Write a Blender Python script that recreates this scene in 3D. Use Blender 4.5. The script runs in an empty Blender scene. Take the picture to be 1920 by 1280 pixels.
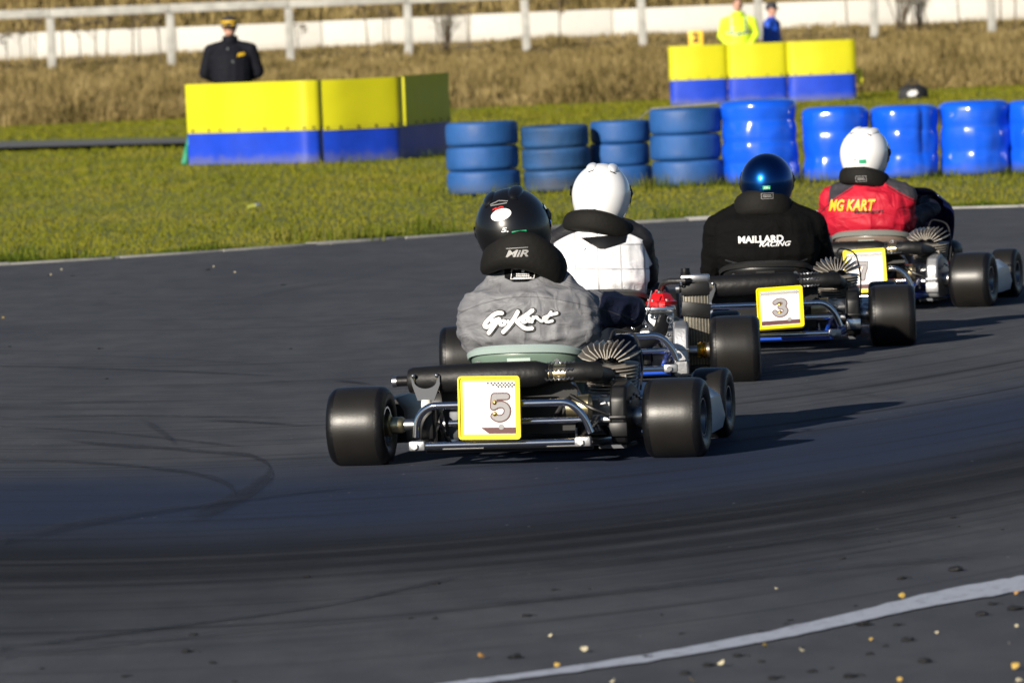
import bpy, bmesh, math, random
from math import sin, cos, pi, radians
from mathutils import Vector, Matrix, Euler, noise
from mathutils.bvhtree import BVHTree

random.seed(7)
S = bpy.context.scene
COL = S.collection

# ------------------------------------------------------------------ camera
FPX = 12400.0                      # focal length in pixels of the 1920 px wide photograph
CAM = Vector((0, 0, 1.55))
PITCH = math.atan((640 - 45) / FPX)
ROLL = 0.040
f0 = Vector((0, cos(PITCH), -sin(PITCH)))
u0 = Vector((0, sin(PITCH), cos(PITCH)))
r0 = Vector((1, 0, 0))
rc = cos(ROLL) * r0 - sin(ROLL) * u0
uc = sin(ROLL) * r0 + cos(ROLL) * u0
cam_data = bpy.data.cameras.new('camera')
cam = bpy.data.objects.new('camera', cam_data)
COL.objects.link(cam)
cam.matrix_world = Matrix(((rc.x, uc.x, -f0.x, CAM.x), (rc.y, uc.y, -f0.y, CAM.y), (rc.z, uc.z, -f0.z, CAM.z), (0, 0, 0, 1)))
cam_data.sensor_width = 36
cam_data.lens = FPX / 1920 * 36
cam_data.clip_start = 0.5
cam_data.clip_end = 4000
cam_data.dof.use_dof = True
cam_data.dof.focus_distance = 25.6
cam_data.dof.aperture_fstop = 9.5
S.camera = cam

# ------------------------------------------------------------------ light
SUN_EL, SUN_AZ = radians(19.5), radians(213)       # azimuth clockwise from +Y
w = bpy.data.worlds.new("World")
S.world = w
w.use_nodes = True
wn = w.node_tree.nodes
sky = wn.new('ShaderNodeTexSky')
sky.sky_type = 'NISHITA'
sky.sun_disc = False
sky.sun_elevation = SUN_EL
sky.sun_rotation = SUN_AZ
sky.air_density = 0.8
sky.ozone_density = 2.5
sky.dust_density = 0.1
w.node_tree.links.new(sky.outputs[0], wn['Background'].inputs[0])
wn['Background'].inputs[1].default_value = 0.05
sl = bpy.data.lights.new('sun', 'SUN')
sl.energy = 5.0
sl.angle = radians(0.5)
sl.color = (1.0, 0.91, 0.78)
sun = bpy.data.objects.new('sun', sl)
COL.objects.link(sun)
sd = Vector((sin(SUN_AZ) * cos(SUN_EL), cos(SUN_AZ) * cos(SUN_EL), sin(SUN_EL)))
sun.rotation_euler = sd.to_track_quat('Z', 'Y').to_euler()
sun.location = (-30, -40, 30)
S.render.engine = 'CYCLES'
S.view_settings.view_transform = 'Standard'
S.view_settings.look = 'None'
S.view_settings.gamma = 1
S.view_settings.exposure = 0.62
try:
    S.cycles.use_denoising = True
    S.cycles.max_bounces = 6
except Exception:
    pass

# ------------------------------------------------------------------ photo-pixel helpers (1920 x 1280)
def ray(px, py):
    return f0 + rc * ((px - 960) / FPX) + uc * ((640 - py) / FPX)
def at(px, py, z=0.0):
    d = ray(px, py)
    t = (z - CAM.z) / d.z
    return CAM + d * t
def at_y(px, py, Y):
    d = ray(px, py)
    return CAM + d * (Y / d.y)

# ------------------------------------------------------------------ materials
def mat(name, col, rough=0.6, metal=0.0, spec=0.5, bump=0.0, bscale=60.0, var=0.0, vscale=8.0, coat=0.0, sheen=0.0, stretch=(1, 1, 1), trans=0.0, rvar=0.0, ani=0.0):
    m = bpy.data.materials.new(name)
    m.use_nodes = True
    nt = m.node_tree
    b = nt.nodes['Principled BSDF']
    b.inputs['Base Color'].default_value = (*col, 1)
    b.inputs['Roughness'].default_value = rough
    b.inputs['Metallic'].default_value = metal
    b.inputs['Specular IOR Level'].default_value = spec
    b.inputs['Coat Weight'].default_value = coat
    b.inputs['Coat Roughness'].default_value = 0.08
    b.inputs['Sheen Weight'].default_value = sheen
    b.inputs['Transmission Weight'].default_value = trans
    tc = nt.nodes.new('ShaderNodeTexCoord')
    mp = nt.nodes.new('ShaderNodeMapping')
    mp.inputs['Scale'].default_value = stretch
    nt.links.new(tc.outputs['Object'], mp.inputs[0])
    if var or rvar:
        n = nt.nodes.new('ShaderNodeTexNoise')
        n.inputs['Scale'].default_value = vscale
        n.inputs['Detail'].default_value = 5
        nt.links.new(mp.outputs[0], n.inputs['Vector'])
        if var:
            r = nt.nodes.new('ShaderNodeMapRange')
            r.inputs[1].default_value = 0.25; r.inputs[2].default_value = 0.75
            r.inputs[3].default_value = 1 - var; r.inputs[4].default_value = 1 + var
            nt.links.new(n.outputs[0], r.inputs[0])
            mx = nt.nodes.new('ShaderNodeVectorMath'); mx.operation = 'SCALE'
            mx.inputs[0].default_value = col
            nt.links.new(r.outputs[0], mx.inputs['Scale'])
            nt.links.new(mx.outputs[0], b.inputs['Base Color'])
        if rvar:
            r = nt.nodes.new('ShaderNodeMapRange')
            r.inputs[1].default_value = 0.3; r.inputs[2].default_value = 0.7
            r.inputs[3].default_value = max(0.03, rough - rvar); r.inputs[4].default_value = min(1, rough + rvar)
            nt.links.new(n.outputs[0], r.inputs[0])
            nt.links.new(r.outputs[0], b.inputs['Roughness'])
    if bump:
        n = nt.nodes.new('ShaderNodeTexNoise')
        n.inputs['Scale'].default_value = bscale
        n.inputs['Detail'].default_value = 4
        nt.links.new(mp.outputs[0], n.inputs['Vector'])
        bp = nt.nodes.new('ShaderNodeBump')
        bp.inputs['Strength'].default_value = min(1, bump)
        bp.inputs['Distance'].default_value = 0.01
        nt.links.new(n.outputs[0], bp.inputs['Height'])
        nt.links.new(bp.outputs[0], b.inputs['Normal'])
    return m

class NT:
    """tiny expression helper on a material's node tree"""
    def __init__(s, m):
        s.m = m; s.t = m.node_tree; s.b = s.t.nodes['Principled BSDF']
    def link(s, a, b): s.t.links.new(a, b)
    def put(s, sock, v):
        if hasattr(v, 'default_value') or hasattr(v, 'is_output'): s.link(v, sock)
        else: sock.default_value = v
    def math(s, op, a, b=0.0, c=None, clamp=False):
        n = s.t.nodes.new('ShaderNodeMath'); n.operation = op; n.use_clamp = clamp
        s.put(n.inputs[0], a); s.put(n.inputs[1], b)
        if c is not None: s.put(n.inputs[2], c)
        return n.outputs[0]
    def step(s, x, a, b, lo=0.0, hi=1.0):
        n = s.t.nodes.new('ShaderNodeMapRange'); n.interpolation_type = 'SMOOTHSTEP'
        s.put(n.inputs[0], x)
        n.inputs[1].default_value = a; n.inputs[2].default_value = b
        n.inputs[3].default_value = lo; n.inputs[4].default_value = hi
        return n.outputs[0]
    def mix(s, f, a, b):
        n = s.t.nodes.new('ShaderNodeMix'); n.data_type = 'RGBA'
        s.put(n.inputs[0], f)
        for k, v in ((6, a), (7, b)):
            if isinstance(v, tuple): n.inputs[k].default_value = (*v, 1)
            else: s.link(v, n.inputs[k])
        return n.outputs[2]
    def xyz(s, kind='Object'):
        tc = s.t.nodes.new('ShaderNodeTexCoord')
        sp = s.t.nodes.new('ShaderNodeSeparateXYZ')
        if kind == 'Position':
            g = s.t.nodes.new('ShaderNodeNewGeometry'); s.link(g.outputs['Position'], sp.inputs[0])
        else: s.link(tc.outputs[kind], sp.inputs[0])
        return sp.outputs[0], sp.outputs[1], sp.outputs[2]
    def comb(s, x, y, z):
        n = s.t.nodes.new('ShaderNodeCombineXYZ')
        s.put(n.inputs[0], x); s.put(n.inputs[1], y); s.put(n.inputs[2], z)
        return n.outputs[0]
    def noise(s, vec, scale, detail=4, rough=0.5):
        n = s.t.nodes.new('ShaderNodeTexNoise')
        n.inputs['Scale'].default_value = scale; n.inputs['Detail'].default_value = detail
        n.inputs['Roughness'].default_value = rough
        if vec is not None: s.link(vec, n.inputs['Vector'])
        return n.outputs[0]
    def bump(s, h, strength, dist=0.01):
        n = s.t.nodes.new('ShaderNodeBump')
        n.inputs['Strength'].default_value = strength; n.inputs['Distance'].default_value = dist
        s.link(h, n.inputs['Height']); s.link(n.outputs[0], s.b.inputs['Normal'])

# ------------------------------------------------------------------ mesh building
def shade(me, ang=40):
    me.polygons.foreach_set('use_smooth', [True] * len(me.polygons))
    try: me.set_sharp_from_angle(angle=radians(ang))
    except Exception: pass

class MB:
    def __init__(s): s.v = []; s.f = []
    def add(s, vs, fs):
        o = len(s.v); s.v += [tuple(v) for v in vs]; s.f += [tuple(i + o for i in f) for f in fs]; return s
    def box(s, c, size, rot=None, ch=0.0):
        """box with optional chamfer ch on every edge"""
        hx, hy, hz = [d / 2 for d in size]
        c = Vector(c)
        R = Euler(rot).to_matrix() if rot else Matrix.Identity(3)
        if ch <= 0:
            vs = [c + R @ Vector((sx * hx, sy * hy, sz * hz)) for sx in (-1, 1) for sy in (-1, 1) for sz in (-1, 1)]
            return s.add(vs, [(0, 1, 3, 2), (4, 6, 7, 5), (0, 4, 5, 1), (2, 3, 7, 6), (0, 2, 6, 4), (1, 5, 7, 3)])
        ch = min(ch, hx * .9, hy * .9, hz * .9)
        bm = bmesh.new()
        bmesh.ops.create_cube(bm, size=1)
        for v in bm.verts: v.co = Vector((v.co.x * hx * 2, v.co.y * hy * 2, v.co.z * hz * 2))
        bmesh.ops.bevel(bm, geom=bm.edges[:], offset=ch, segments=2, affect='EDGES', profile=0.5)
        bm.verts.index_update()
        s.add([c + R @ v.co for v in bm.verts], [[v.index for v in f.verts] for f in bm.faces])
        bm.free(); return s
    def tube(s, pts, r, seg=10, cap=True):
        pts = [Vector(p) for p in pts]
        n = len(pts)
        rr = r if isinstance(r, (list, tuple)) else [r] * n
        d = (pts[1] - pts[0]).normalized()
        up = Vector((0, 0, 1)) if abs(d.z) < .9 else Vector((1, 0, 0))
        a = d.cross(up).normalized()
        vs, fs = [], []
        for i, p in enumerate(pts):
            if i == 0: t = pts[1] - pts[0]
            elif i == n - 1: t = pts[-1] - pts[-2]
            else: t = (pts[i] - pts[i - 1]).normalized() + (pts[i + 1] - pts[i]).normalized()
            t.normalize()
            a = (a - t * a.dot(t)).normalized()
            b = t.cross(a)
            for k in range(seg):
                an = 2 * pi * k / seg
                vs.append(p + (a * cos(an) + b * sin(an)) * rr[i])
        for i in range(n - 1):
            for k in range(seg):
                k2 = (k + 1) % seg
                fs.append((i * seg + k, i * seg + k2, (i + 1) * seg + k2, (i + 1) * seg + k))
        if cap:
            fs.append(tuple(reversed(range(seg)))); fs.append(tuple((n - 1) * seg + k for k in range(seg)))
        return s.add(vs, fs)
    def lathe(s, prof, seg=32, c=(0, 0, 0), axis='z', closed=False, wob=None):
        """prof = list of (radius, height along axis)"""
        c = Vector(c); vs, fs = [], []
        for (r, h) in prof:
            for k in range(seg):
                an = 2 * pi * k / seg
                rr = r if wob is None else r * wob(an, h)
                x, y = rr * cos(an), rr * sin(an)
                if axis == 'z': p = Vector((x, y, h))
                elif axis == 'x': p = Vector((h, x, y))
                else: p = Vector((y, h, x))
                vs.append(c + p)
        n = len(prof)
        for i in range(n if closed else n - 1):
            j = (i + 1) % n
            for k in range(seg):
                k2 = (k + 1) % seg
                fs.append((i * seg + k, i * seg + k2, j * seg + k2, j * seg + k))
        if not closed:
            fs.append(tuple(reversed(range(seg)))); fs.append(tuple((n - 1) * seg + k for k in range(seg)))
        return s.add(vs, fs)
    def ball(s, c, r, seg=16, rings=10, rot=None):
        c = Vector(c); r = (r, r, r) if not isinstance(r, (tuple, list)) else r
        R = Euler(rot).to_matrix() if rot else Matrix.Identity(3)
        vs = [c + R @ Vector((0, 0, -r[2]))]; fs = []
        for i in range(1, rings):
            t = -pi / 2 + pi * i / rings
            for k in range(seg):
                a = 2 * pi * k / seg
                vs.append(c + R @ Vector((r[0] * cos(t) * cos(a), r[1] * cos(t) * sin(a), r[2] * sin(t))))
        vs.append(c + R @ Vector((0, 0, r[2])))
        for k in range(seg):
            k2 = (k + 1) % seg
            fs.append((0, 1 + k2, 1 + k))
            for i in range(rings - 2):
                fs.append((1 + i * seg + k, 1 + i * seg + k2, 1 + (i + 1) * seg + k2, 1 + (i + 1) * seg + k))
            b = 1 + (rings - 2) * seg
            fs.append((b + k, b + k2, len(vs) - 1))
        return s.add(vs, fs)
    def prism(s, outline, y0, y1, plane='xz'):
        """outline of 2D points extruded from y0 to y1 (plane xz) or z0 to z1 (plane xy)"""
        n = len(outline)
        if plane == 'xz': vs = [(a, y0, b) for a, b in outline] + [(a, y1, b) for a, b in outline]
        elif plane == 'yz': vs = [(y0, a, b) for a, b in outline] + [(y1, a, b) for a, b in outline]
        else: vs = [(a, b, y0) for a, b in outline] + [(a, b, y1) for a, b in outline]
        fs = [tuple(range(n)), tuple(reversed(range(n, 2 * n)))] + [(i, i + n, (i + 1) % n + n, (i + 1) % n) for i in range(n)]
        return s.add(vs, fs)
    def mesh(s, name, m, ang=40, fix=True):
        me = bpy.data.meshes.new(name)
        me.from_pydata(s.v, [], s.f)
        if fix:
            bm = bmesh.new(); bm.from_mesh(me)
            bmesh.ops.recalc_face_normals(bm, faces=bm.faces[:])
            bm.to_mesh(me); bm.free()
        me.materials.append(m)
        shade(me, ang)
        return me
    def build(s, name, m, parent=None, ang=40, fix=True):
        return put(name, s.mesh(name, m, ang, fix), parent)

def put(name, me, parent=None, loc=None, rot=None):
    o = bpy.data.objects.new(name, me)
    COL.objects.link(o)
    if parent is not None: o.parent = parent
    if loc is not None: o.location = loc
    if rot is not None: o.rotation_euler = rot
    return o
def tag(o, label=None, cat=None, group=None, kind=None):
    if label: o['label'] = label
    if cat: o['category'] = cat
    if group: o['group'] = group
    if kind: o['kind'] = kind
    return o
def empty(name, loc, rz=0):
    o = bpy.data.objects.new(name, None)
    COL.objects.link(o); o.location = loc; o.rotation_euler = (0, 0, rz)
    o.empty_display_size = .1
    return o

def arc(c, r, a0, a1, n, u, v):
    c = Vector(c); u = Vector(u); v = Vector(v)
    return [c + (u * cos(a0 + (a1 - a0) * i / n) + v * sin(a0 + (a1 - a0) * i / n)) * r for i in range(n + 1)]
def soften(pts, r=0.05, n=5):
    """round the inner corners of a polyline"""
    pts = [Vector(p) for p in pts]; out = [pts[0]]
    for i in range(1, len(pts) - 1):
        a, b, c = pts[i - 1], pts[i], pts[i + 1]
        l = min(r, (a - b).length * .48, (c - b).length * .48)
        p, q = b + (a - b).normalized() * l, b + (c - b).normalized() * l
        for k in range(n + 1):
            t = k / n
            out.append(p * (1 - t) ** 2 + b * 2 * t * (1 - t) + q * t * t)
    out.append(pts[-1])
    return out

# ------------------------------------------------------------------ flat print: text and strokes
def text2d(txt, size, shear=0.0, offset=0.0, sx=1.0, spacing=1.0):
    cu = bpy.data.curves.new('t', 'FONT')
    cu.body = txt; cu.size = size; cu.shear = shear; cu.offset = offset
    cu.align_x = 'CENTER'; cu.align_y = 'CENTER'; cu.space_character = spacing
    cu.resolution_u = 4
    o = bpy.data.objects.new('t', cu); COL.objects.link(o)
    dg = bpy.context.evaluated_depsgraph_get()
    me = bpy.data.meshes.new_from_object(o.evaluated_get(dg))
    vs = [(v.co.x * sx, v.co.y) for v in me.vertices]
    fs = [tuple(p.vertices) for p in me.polygons]
    bpy.data.objects.remove(o); bpy.data.curves.remove(cu); bpy.data.meshes.remove(me)
    return vs, fs
def strokes2d(lines, w, n=6, smooth=3):
    """each stroke one mitred ribbon with round ends; later strokes sit a hair above earlier ones"""
    vs, fs = [], []
    for li, ln in enumerate(lines):
        pts = [Vector(p[:2]) for p in ln]
        if len(pts) > 2 and smooth:
            q = []
            for i in range(len(pts) - 1):
                a, b, c, d = pts[max(i - 1, 0)], pts[i], pts[i + 1], pts[min(i + 2, len(pts) - 1)]
                for k in range(smooth):
                    t = k / smooth
                    q.append(.5 * ((2 * b) + (c - a) * t + (2 * a - 5 * b + 4 * c - d) * t * t + (3 * b - a - 3 * c + d) * t ** 3))
            pts = q + [pts[-1]]
        h = li * .00025
        o = len(vs); m = len(pts)
        for i, p in enumerate(pts):
            t = (pts[min(i + 1, m - 1)] - pts[max(i - 1, 0)]).normalized()
            nr = Vector((-t.y, t.x)) * w / 2
            vs += [(p.x - nr.x, p.y - nr.y, h), (p.x + nr.x, p.y + nr.y, h)]
        for i in range(m - 1): fs.append((o + 2 * i, o + 2 * i + 2, o + 2 * i + 3, o + 2 * i + 1))
        for (p, t, ia, ib) in ((pts[0], (pts[0] - pts[1]).normalized(), 0, 1), (pts[-1], (pts[-1] - pts[-2]).normalized(), 2 * m - 1, 2 * m - 2)):
            nr = Vector((-t.y, t.x)); k0 = len(vs)
            for k in range(1, n): a = pi * k / n; v = p + (nr * cos(a) + t * sin(a)) * w / 2; vs.append((v.x, v.y, h))
            fs.append(tuple([o + ia] + list(range(k0, k0 + n - 1)) + [o + ib]))
    return vs, fs
def poly2d(*polys):
    vs, fs = [], []
    for p in polys:
        o = len(vs); vs += list(p); fs.append(tuple(range(o, o + len(p))))
    return vs, fs
def ell2d(cx, cy, rx, ry, n=24, rot=0):
    return [(cx + rx * cos(2 * pi * k / n) * cos(rot) - ry * sin(2 * pi * k / n) * sin(rot), cy + rx * cos(2 * pi * k / n) * sin(rot) + ry * sin(2 * pi * k / n) * cos(rot)) for k in range(n)]
def decal(name, geo, m, parent, O, U=(1, 0, 0), V=(0, 0, 1), bvh=None, off=0.003, cuts=2, N=None):
    """a flat print laid on a surface; with a bvh it is pressed onto the curved surface along N"""
    vs, fs = geo
    O, U, V = Vector(O), Vector(U), Vector(V)
    N = Vector(N) if N else V.cross(U).normalized()
    N = N.normalized()
    bm = bmesh.new()
    lay = bm.verts.layers.float.new('lift')
    bv = []
    for v_ in vs:
        q = bm.verts.new(O + U * v_[0] + V * v_[1]); q[lay] = v_[2] if len(v_) > 2 else 0.0; bv.append(q)
    for f in fs:
        try: bm.faces.new([bv[i] for i in f])
        except Exception: pass
    if bvh is not None:
        bmesh.ops.triangulate(bm, faces=bm.faces[:])
        for _ in range(cuts):
            es = [e for e in bm.edges if e.calc_length() > 0.018]
            if not es: break
            bmesh.ops.subdivide_edges(bm, edges=es, cuts=1, use_grid_fill=False)
            bmesh.ops.triangulate(bm, faces=bm.faces[:])
        bad = []
        for v in bm.verts:
            hit = bvh.ray_cast(v.co - N * 0.6, N, 1.2)
            if hit[0] is not None: v.co = hit[0] - N * (off + v[lay])
            else: bad.append(v)
        if bad: bmesh.ops.delete(bm, geom=bad, context='VERTS')
    else:
        for v in bm.verts: v.co -= N * (off + v[lay])
    me = bpy.data.meshes.new(name); bm.to_mesh(me); bm.free()
    me.materials.append(m); shade(me)
    return put(name, me, parent)

# ------------------------------------------------------------------ bodies: overlapping ellipsoids fused into one continuous skin
def sweep(mb, pts, rad, step=0.5):
    pts = [Vector(p) for p in pts]
    rad = [Vector(r) if isinstance(r, (tuple, list)) else Vector((r, r, r)) for r in rad]
    for i in range(len(pts) - 1):
        L = (pts[i + 1] - pts[i]).length
        n = max(1, int(L / (min(min(rad[i]), min(rad[i + 1])) * step)) + 1)
        for k in range(n + (i == len(pts) - 2)):
            t = k / n
            mb.ball(pts[i].lerp(pts[i + 1], t), tuple(rad[i].lerp(rad[i + 1], t)), 14, 9)
def fuse(name, mb, m, voxel=0.01, smooth=4, folds=None, parent=None):
    me = mb.mesh(name, m, fix=True)
    o = bpy.data.objects.new(name, me); COL.objects.link(o)
    r = o.modifiers.new('r', 'REMESH'); r.mode = 'VOXEL'; r.voxel_size = voxel; r.use_smooth_shade = True
    if smooth:
        sm = o.modifiers.new('s', 'SMOOTH'); sm.factor = 0.5; sm.iterations = smooth
    dg = bpy.context.evaluated_depsgraph_get()
    out = bpy.data.meshes.new_from_object(o.evaluated_get(dg))
    out.name = name
    bpy.data.objects.remove(o)
    if folds:
        ns = [v.normal.copy() for v in out.vertices]
        for v, n in zip(out.vertices, ns): v.co += n * folds(v.co, n)
        out.update()
    if not out.materials: out.materials.append(m)
    out.polygons.foreach_set('use_smooth', [True] * len(out.polygons))
    return put(name, out, parent)
def bvh_of(o):
    me = o.data
    return BVHTree.FromPolygons([v.co.copy() for v in me.vertices], [tuple(p.vertices) for p in me.polygons])
def fold_fn(amp, sx=7, sz=22, seed=0.0, zmin=-9):
    def f(co, n):
        p = Vector((co.x * sx + seed, co.y * sx, co.z * sz + co.x * 6))
        a = (1 - abs(noise.noise(p)) * 2.0); a = a * a * (1 if a > 0 else -1) * 1.1
        b = noise.noise(Vector((co.x * 20, co.y * 20 + seed, co.z * 20)))
        q = Vector((co.x * sz * .8 + seed * 2, co.y * sx, co.z * sx))
        c = 1 - abs(noise.noise(q)) * 2.2
        return amp * (a * .6 + c * .45 + b * .25 - .4)
    return f

def grime(m, z0=0.0, h=0.25, amt=.7, col=(0.10, 0.085, 0.055), scuff=.35):
    """dried mud splashed up from the ground and scattered scuffs, on whatever colour the material has"""
    N = NT(m); bc = N.b.inputs['Base Color']
    src = bc.links[0].from_socket if bc.links else tuple(bc.default_value)[:3]
    x, y, z = N.xyz('Position')
    n1 = N.noise(N.comb(x, y, z), 7, 6, .7); n2 = N.noise(N.comb(x, y, N.math('MULTIPLY', z, 3)), 22, 5, .7)
    f = N.step(N.math('ADD', N.math('SUBTRACT', z, z0), N.math('MULTIPLY', N.math('SUBTRACT', n1, .5), h * 1.6)), h * .1, h, amt, 0)
    sc = N.math('MULTIPLY', N.step(n2, .60, .70), N.step(n1, .48, .60, 0, scuff))
    f = N.math('MAXIMUM', f, sc)
    N.link(N.mix(f, src, col), bc)
    return m
# ================================================================== the setting
import numpy as np
rng = np.random.default_rng(5)

def ground_z(x, y):
    """flat field, then the bank behind it"""
    z = 0.0
    if y > 124: z += 0.9 * ((y - 124) / 31.0) ** 1.0 if y < 166 else 1.22
    if y > 166:
        t = min(1, (y - 166) / 60.0)
        z += 8.5 * (t * t * (3 - 2 * t)) + 0.35 * noise.noise(Vector((x * .1, y * .1, 0)))
    return z

# ---- grassy field: one sheet to the horizon
def grid_sheet(name, xs, ys, zf, m):
    vs = [(x, y, zf(x, y)) for y in ys for x in xs]
    nx = len(xs)
    fs = [(j * nx + i, j * nx + i + 1, (j + 1) * nx + i + 1, (j + 1) * nx + i) for j in range(len(ys) - 1) for i in range(nx - 1)]
    me = bpy.data.meshes.new(name); me.from_pydata(vs, [], fs); me.materials.append(m); shade(me, 60)
    return tag(put(name, me), kind='structure')

m_soil = mat('grass_soil', (0.085, 0.10, 0.018), rough=0.9, bump=0.6, bscale=8, var=0.3, vscale=.8)
N = NT(m_soil)
x, y, z = N.xyz('Position')
n1 = N.noise(N.comb(x, N.math('MULTIPLY', y, 0.25), 0.0), 1.2, 5)
tan = N.step(y, 122, 127)
c = N.mix(N.step(n1, .35, .65), (0.11, 0.13, 0.004), (0.17, 0.17, 0.008))
c2 = N.mix(N.step(n1, .35, .65), (0.10, 0.07, 0.022), (0.19, 0.135, 0.055))
N.link(N.mix(tan, c, c2), N.b.inputs['Base Color'])
xs = [-900, -300, -120, -60] + [i * 2 for i in range(-20, 21)] + [60, 120, 300, 900]
ys = [-300, -60, 0, 20, 40, 60, 80, 100, 110, 118] + list(range(122, 170, 3)) + list(range(170, 236, 4)) + [260, 320, 600, 1500]
grid_sheet('grass_field', xs, ys, lambda a, b: ground_z(a, b) - 0.012, m_soil)

# ---- asphalt track; its far edge is traced where the concrete edging runs
edge_px = [(-700, 528), (-300, 512), (0, 498), (200, 486), (430, 471), (700, 452), (870, 440), (1040, 428), (1250, 416), (1430, 406), (1600, 398), (1750, 392), (1920, 388), (2300, 372), (2700, 362)]
edge = [at(px, py) for px, py in edge_px]
edge = [Vector((-60, 42, 0)), Vector((-25, 43, 0))] + edge + [Vector((28, 55, 0)), Vector((60, 60, 0))]

m_road = mat('asphalt', (0.05, 0.05, 0.05), rough=0.7)
N = NT(m_road)
x, y, z = N.xyz('Position')
xc = N.math('MINIMUM', N.math('MAXIMUM', x, -3.0), 2.6)
# q runs across the racing line, p along it
q = N.math('SUBTRACT', y, N.math('ADD', N.math('MULTIPLY', xc, 0.68), N.math('MULTIPLY', N.math('MULTIPLY', xc, xc), 0.355)))
nfine = N.noise(N.comb(x, N.math('MULTIPLY', y, .5), z), 200, 4, .7)
nmed = N.noise(N.comb(x, N.math('MULTIPLY', y, .4), z), 5.0, 5, .6)
nlow = N.noise(N.comb(x, N.math('MULTIPLY', y, .35), z), 0.9, 4, .55)
streak = N.noise(N.comb(N.math('MULTIPLY', x, .22), N.math('MULTIPLY', q, 3.2), 0.0), 1.6, 7, .65)
streak2 = N.noise(N.comb(N.math('MULTIPLY', x, .16), N.math('MULTIPLY', q, 9.0), 3.0), 1.0, 5, .65)
base = N.mix(N.step(nmed, .3, .7), (0.082, 0.087, 0.100), (0.110, 0.115, 0.127))
base = N.mix(N.step(nlow, .35, .7, 0, .5), base, (0.060, 0.066, 0.085))
# rubbered-in racing line, plus a blue strip with sky reflection painted in
q2 = N.math('ADD', q, N.math('MULTIPLY', N.math('SUBTRACT', nlow, .5), 1.6))
band = N.math('MULTIPLY', N.step(N.math('ADD', q2, N.math('MULTIPLY', N.math('SUBTRACT', streak, .5), 2.4)), 16.6, 20.2), N.step(q2, 20.2, 22.6, 1, 0))
band = N.math('MULTIPLY', band, N.step(streak, .25, .6, .72, 1.0))
blue = N.math('MULTIPLY', N.step(q2, 19.8, 21.8), N.step(q2, 22.6, 25.2, 1, 0))
base = N.mix(N.math('MULTIPLY', band, .95), base, (0.012, 0.012, 0.0135))
base = N.mix(N.math('MULTIPLY', blue, .92), base, (0.024, 0.034, 0.066))
sk = N.math('MULTIPLY', N.step(streak, .50, .72), N.math('MULTIPLY', N.step(q, 15.8, 17.2), N.step(q, 26, 34, 1, 0)))
base = N.mix(N.math('MULTIPLY', sk, .8), base, (0.019, 0.020, 0.023))
sk = N.math('MULTIPLY', N.step(streak2, .56, .66), N.step(q, 15.8, 16.6))
base = N.mix(N.math('MULTIPLY', sk, .55), base, (0.022, 0.023, 0.026))
# stones in the surface
vor = N.t.nodes.new('ShaderNodeTexVoronoi'); vor.inputs['Scale'].default_value = 85
N.link(N.comb(x, y, z), vor.inputs['Vector'])
spk = N.math('MULTIPLY', N.step(vor.outputs['Distance'], .0, .22, 1, 0), N.step(N.noise(N.comb(x, y, z), 60, 2), .52, .62))
base = N.mix(N.math('MULTIPLY', spk, .7), base, (0.14, 0.14, 0.14))
base = N.mix(N.math('MULTIPLY', N.step(nfine, .35, .65, 0, .5), N.math('SUBTRACT', 1.0, N.math('MULTIPLY', N.math('MAXIMUM', band, blue), .8))), base, (0.036, 0.038, 0.042))
# rare bright chips
v2 = N.t.nodes.new('ShaderNodeTexVoronoi'); v2.inputs['Scale'].default_value = 9
N.link(N.comb(x, y, z), v2.inputs['Vector'])
ch = N.step(v2.outputs['Distance'], .03, .055, 1, 0)
base = N.mix(N.math('MULTIPLY', ch, N.step(N.noise(N.comb(x, y, z), 1.7, 1), .55, .6)), base, (0.30, 0.30, 0.29))
N.link(base, N.b.inputs['Base Color'])
N.put(N.b.inputs['Roughness'], N.math('SUBTRACT', .80, N.math('MULTIPLY', N.math('MAXIMUM', band, blue), .12)))
N.b.inputs['Specular IOR Level'].default_value = .02
N.bump(N.math('ADD', N.noise(N.comb(x, y, z), 170, 3), N.math('MULTIPLY', nmed, .8)), .55, .006)

mb = MB()
top = [(v.x, v.y, 0.0) for v in edge]
bot = [(v.x, -200.0, 0.0) for v in edge]
n = len(top)
mb.add(top + bot, [(i, i + n, i + 1 + n, i + 1) for i in range(n - 1)])
tag(mb.build('asphalt_track', m_road), kind='structure')

# narrow access strip behind the marshal post
m_path = mat('path_asphalt', (0.10, 0.10, 0.10), rough=.85, var=.3, vscale=2)
L0, L1 = at(-900, 292 - 0, 0), at(0, 278, 0)
def strip(name, up, lo, m, z, kind='structure'):
    mb = MB()
    a = [at(px, py, z) for px, py in up]; b = [at(px, py, z) for px, py in lo]
    n = len(a)
    mb.add(a + b, [(i, i + n, i + 1 + n, i + 1) for i in range(n - 1)])
    return tag(mb.build(name, m), kind=kind)
strip('access_path', [(-600, 292), (0, 266), (340, 260), (700, 246)], [(-600, 304), (0, 277), (340, 268), (700, 253)], m_path, 0.06)

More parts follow.
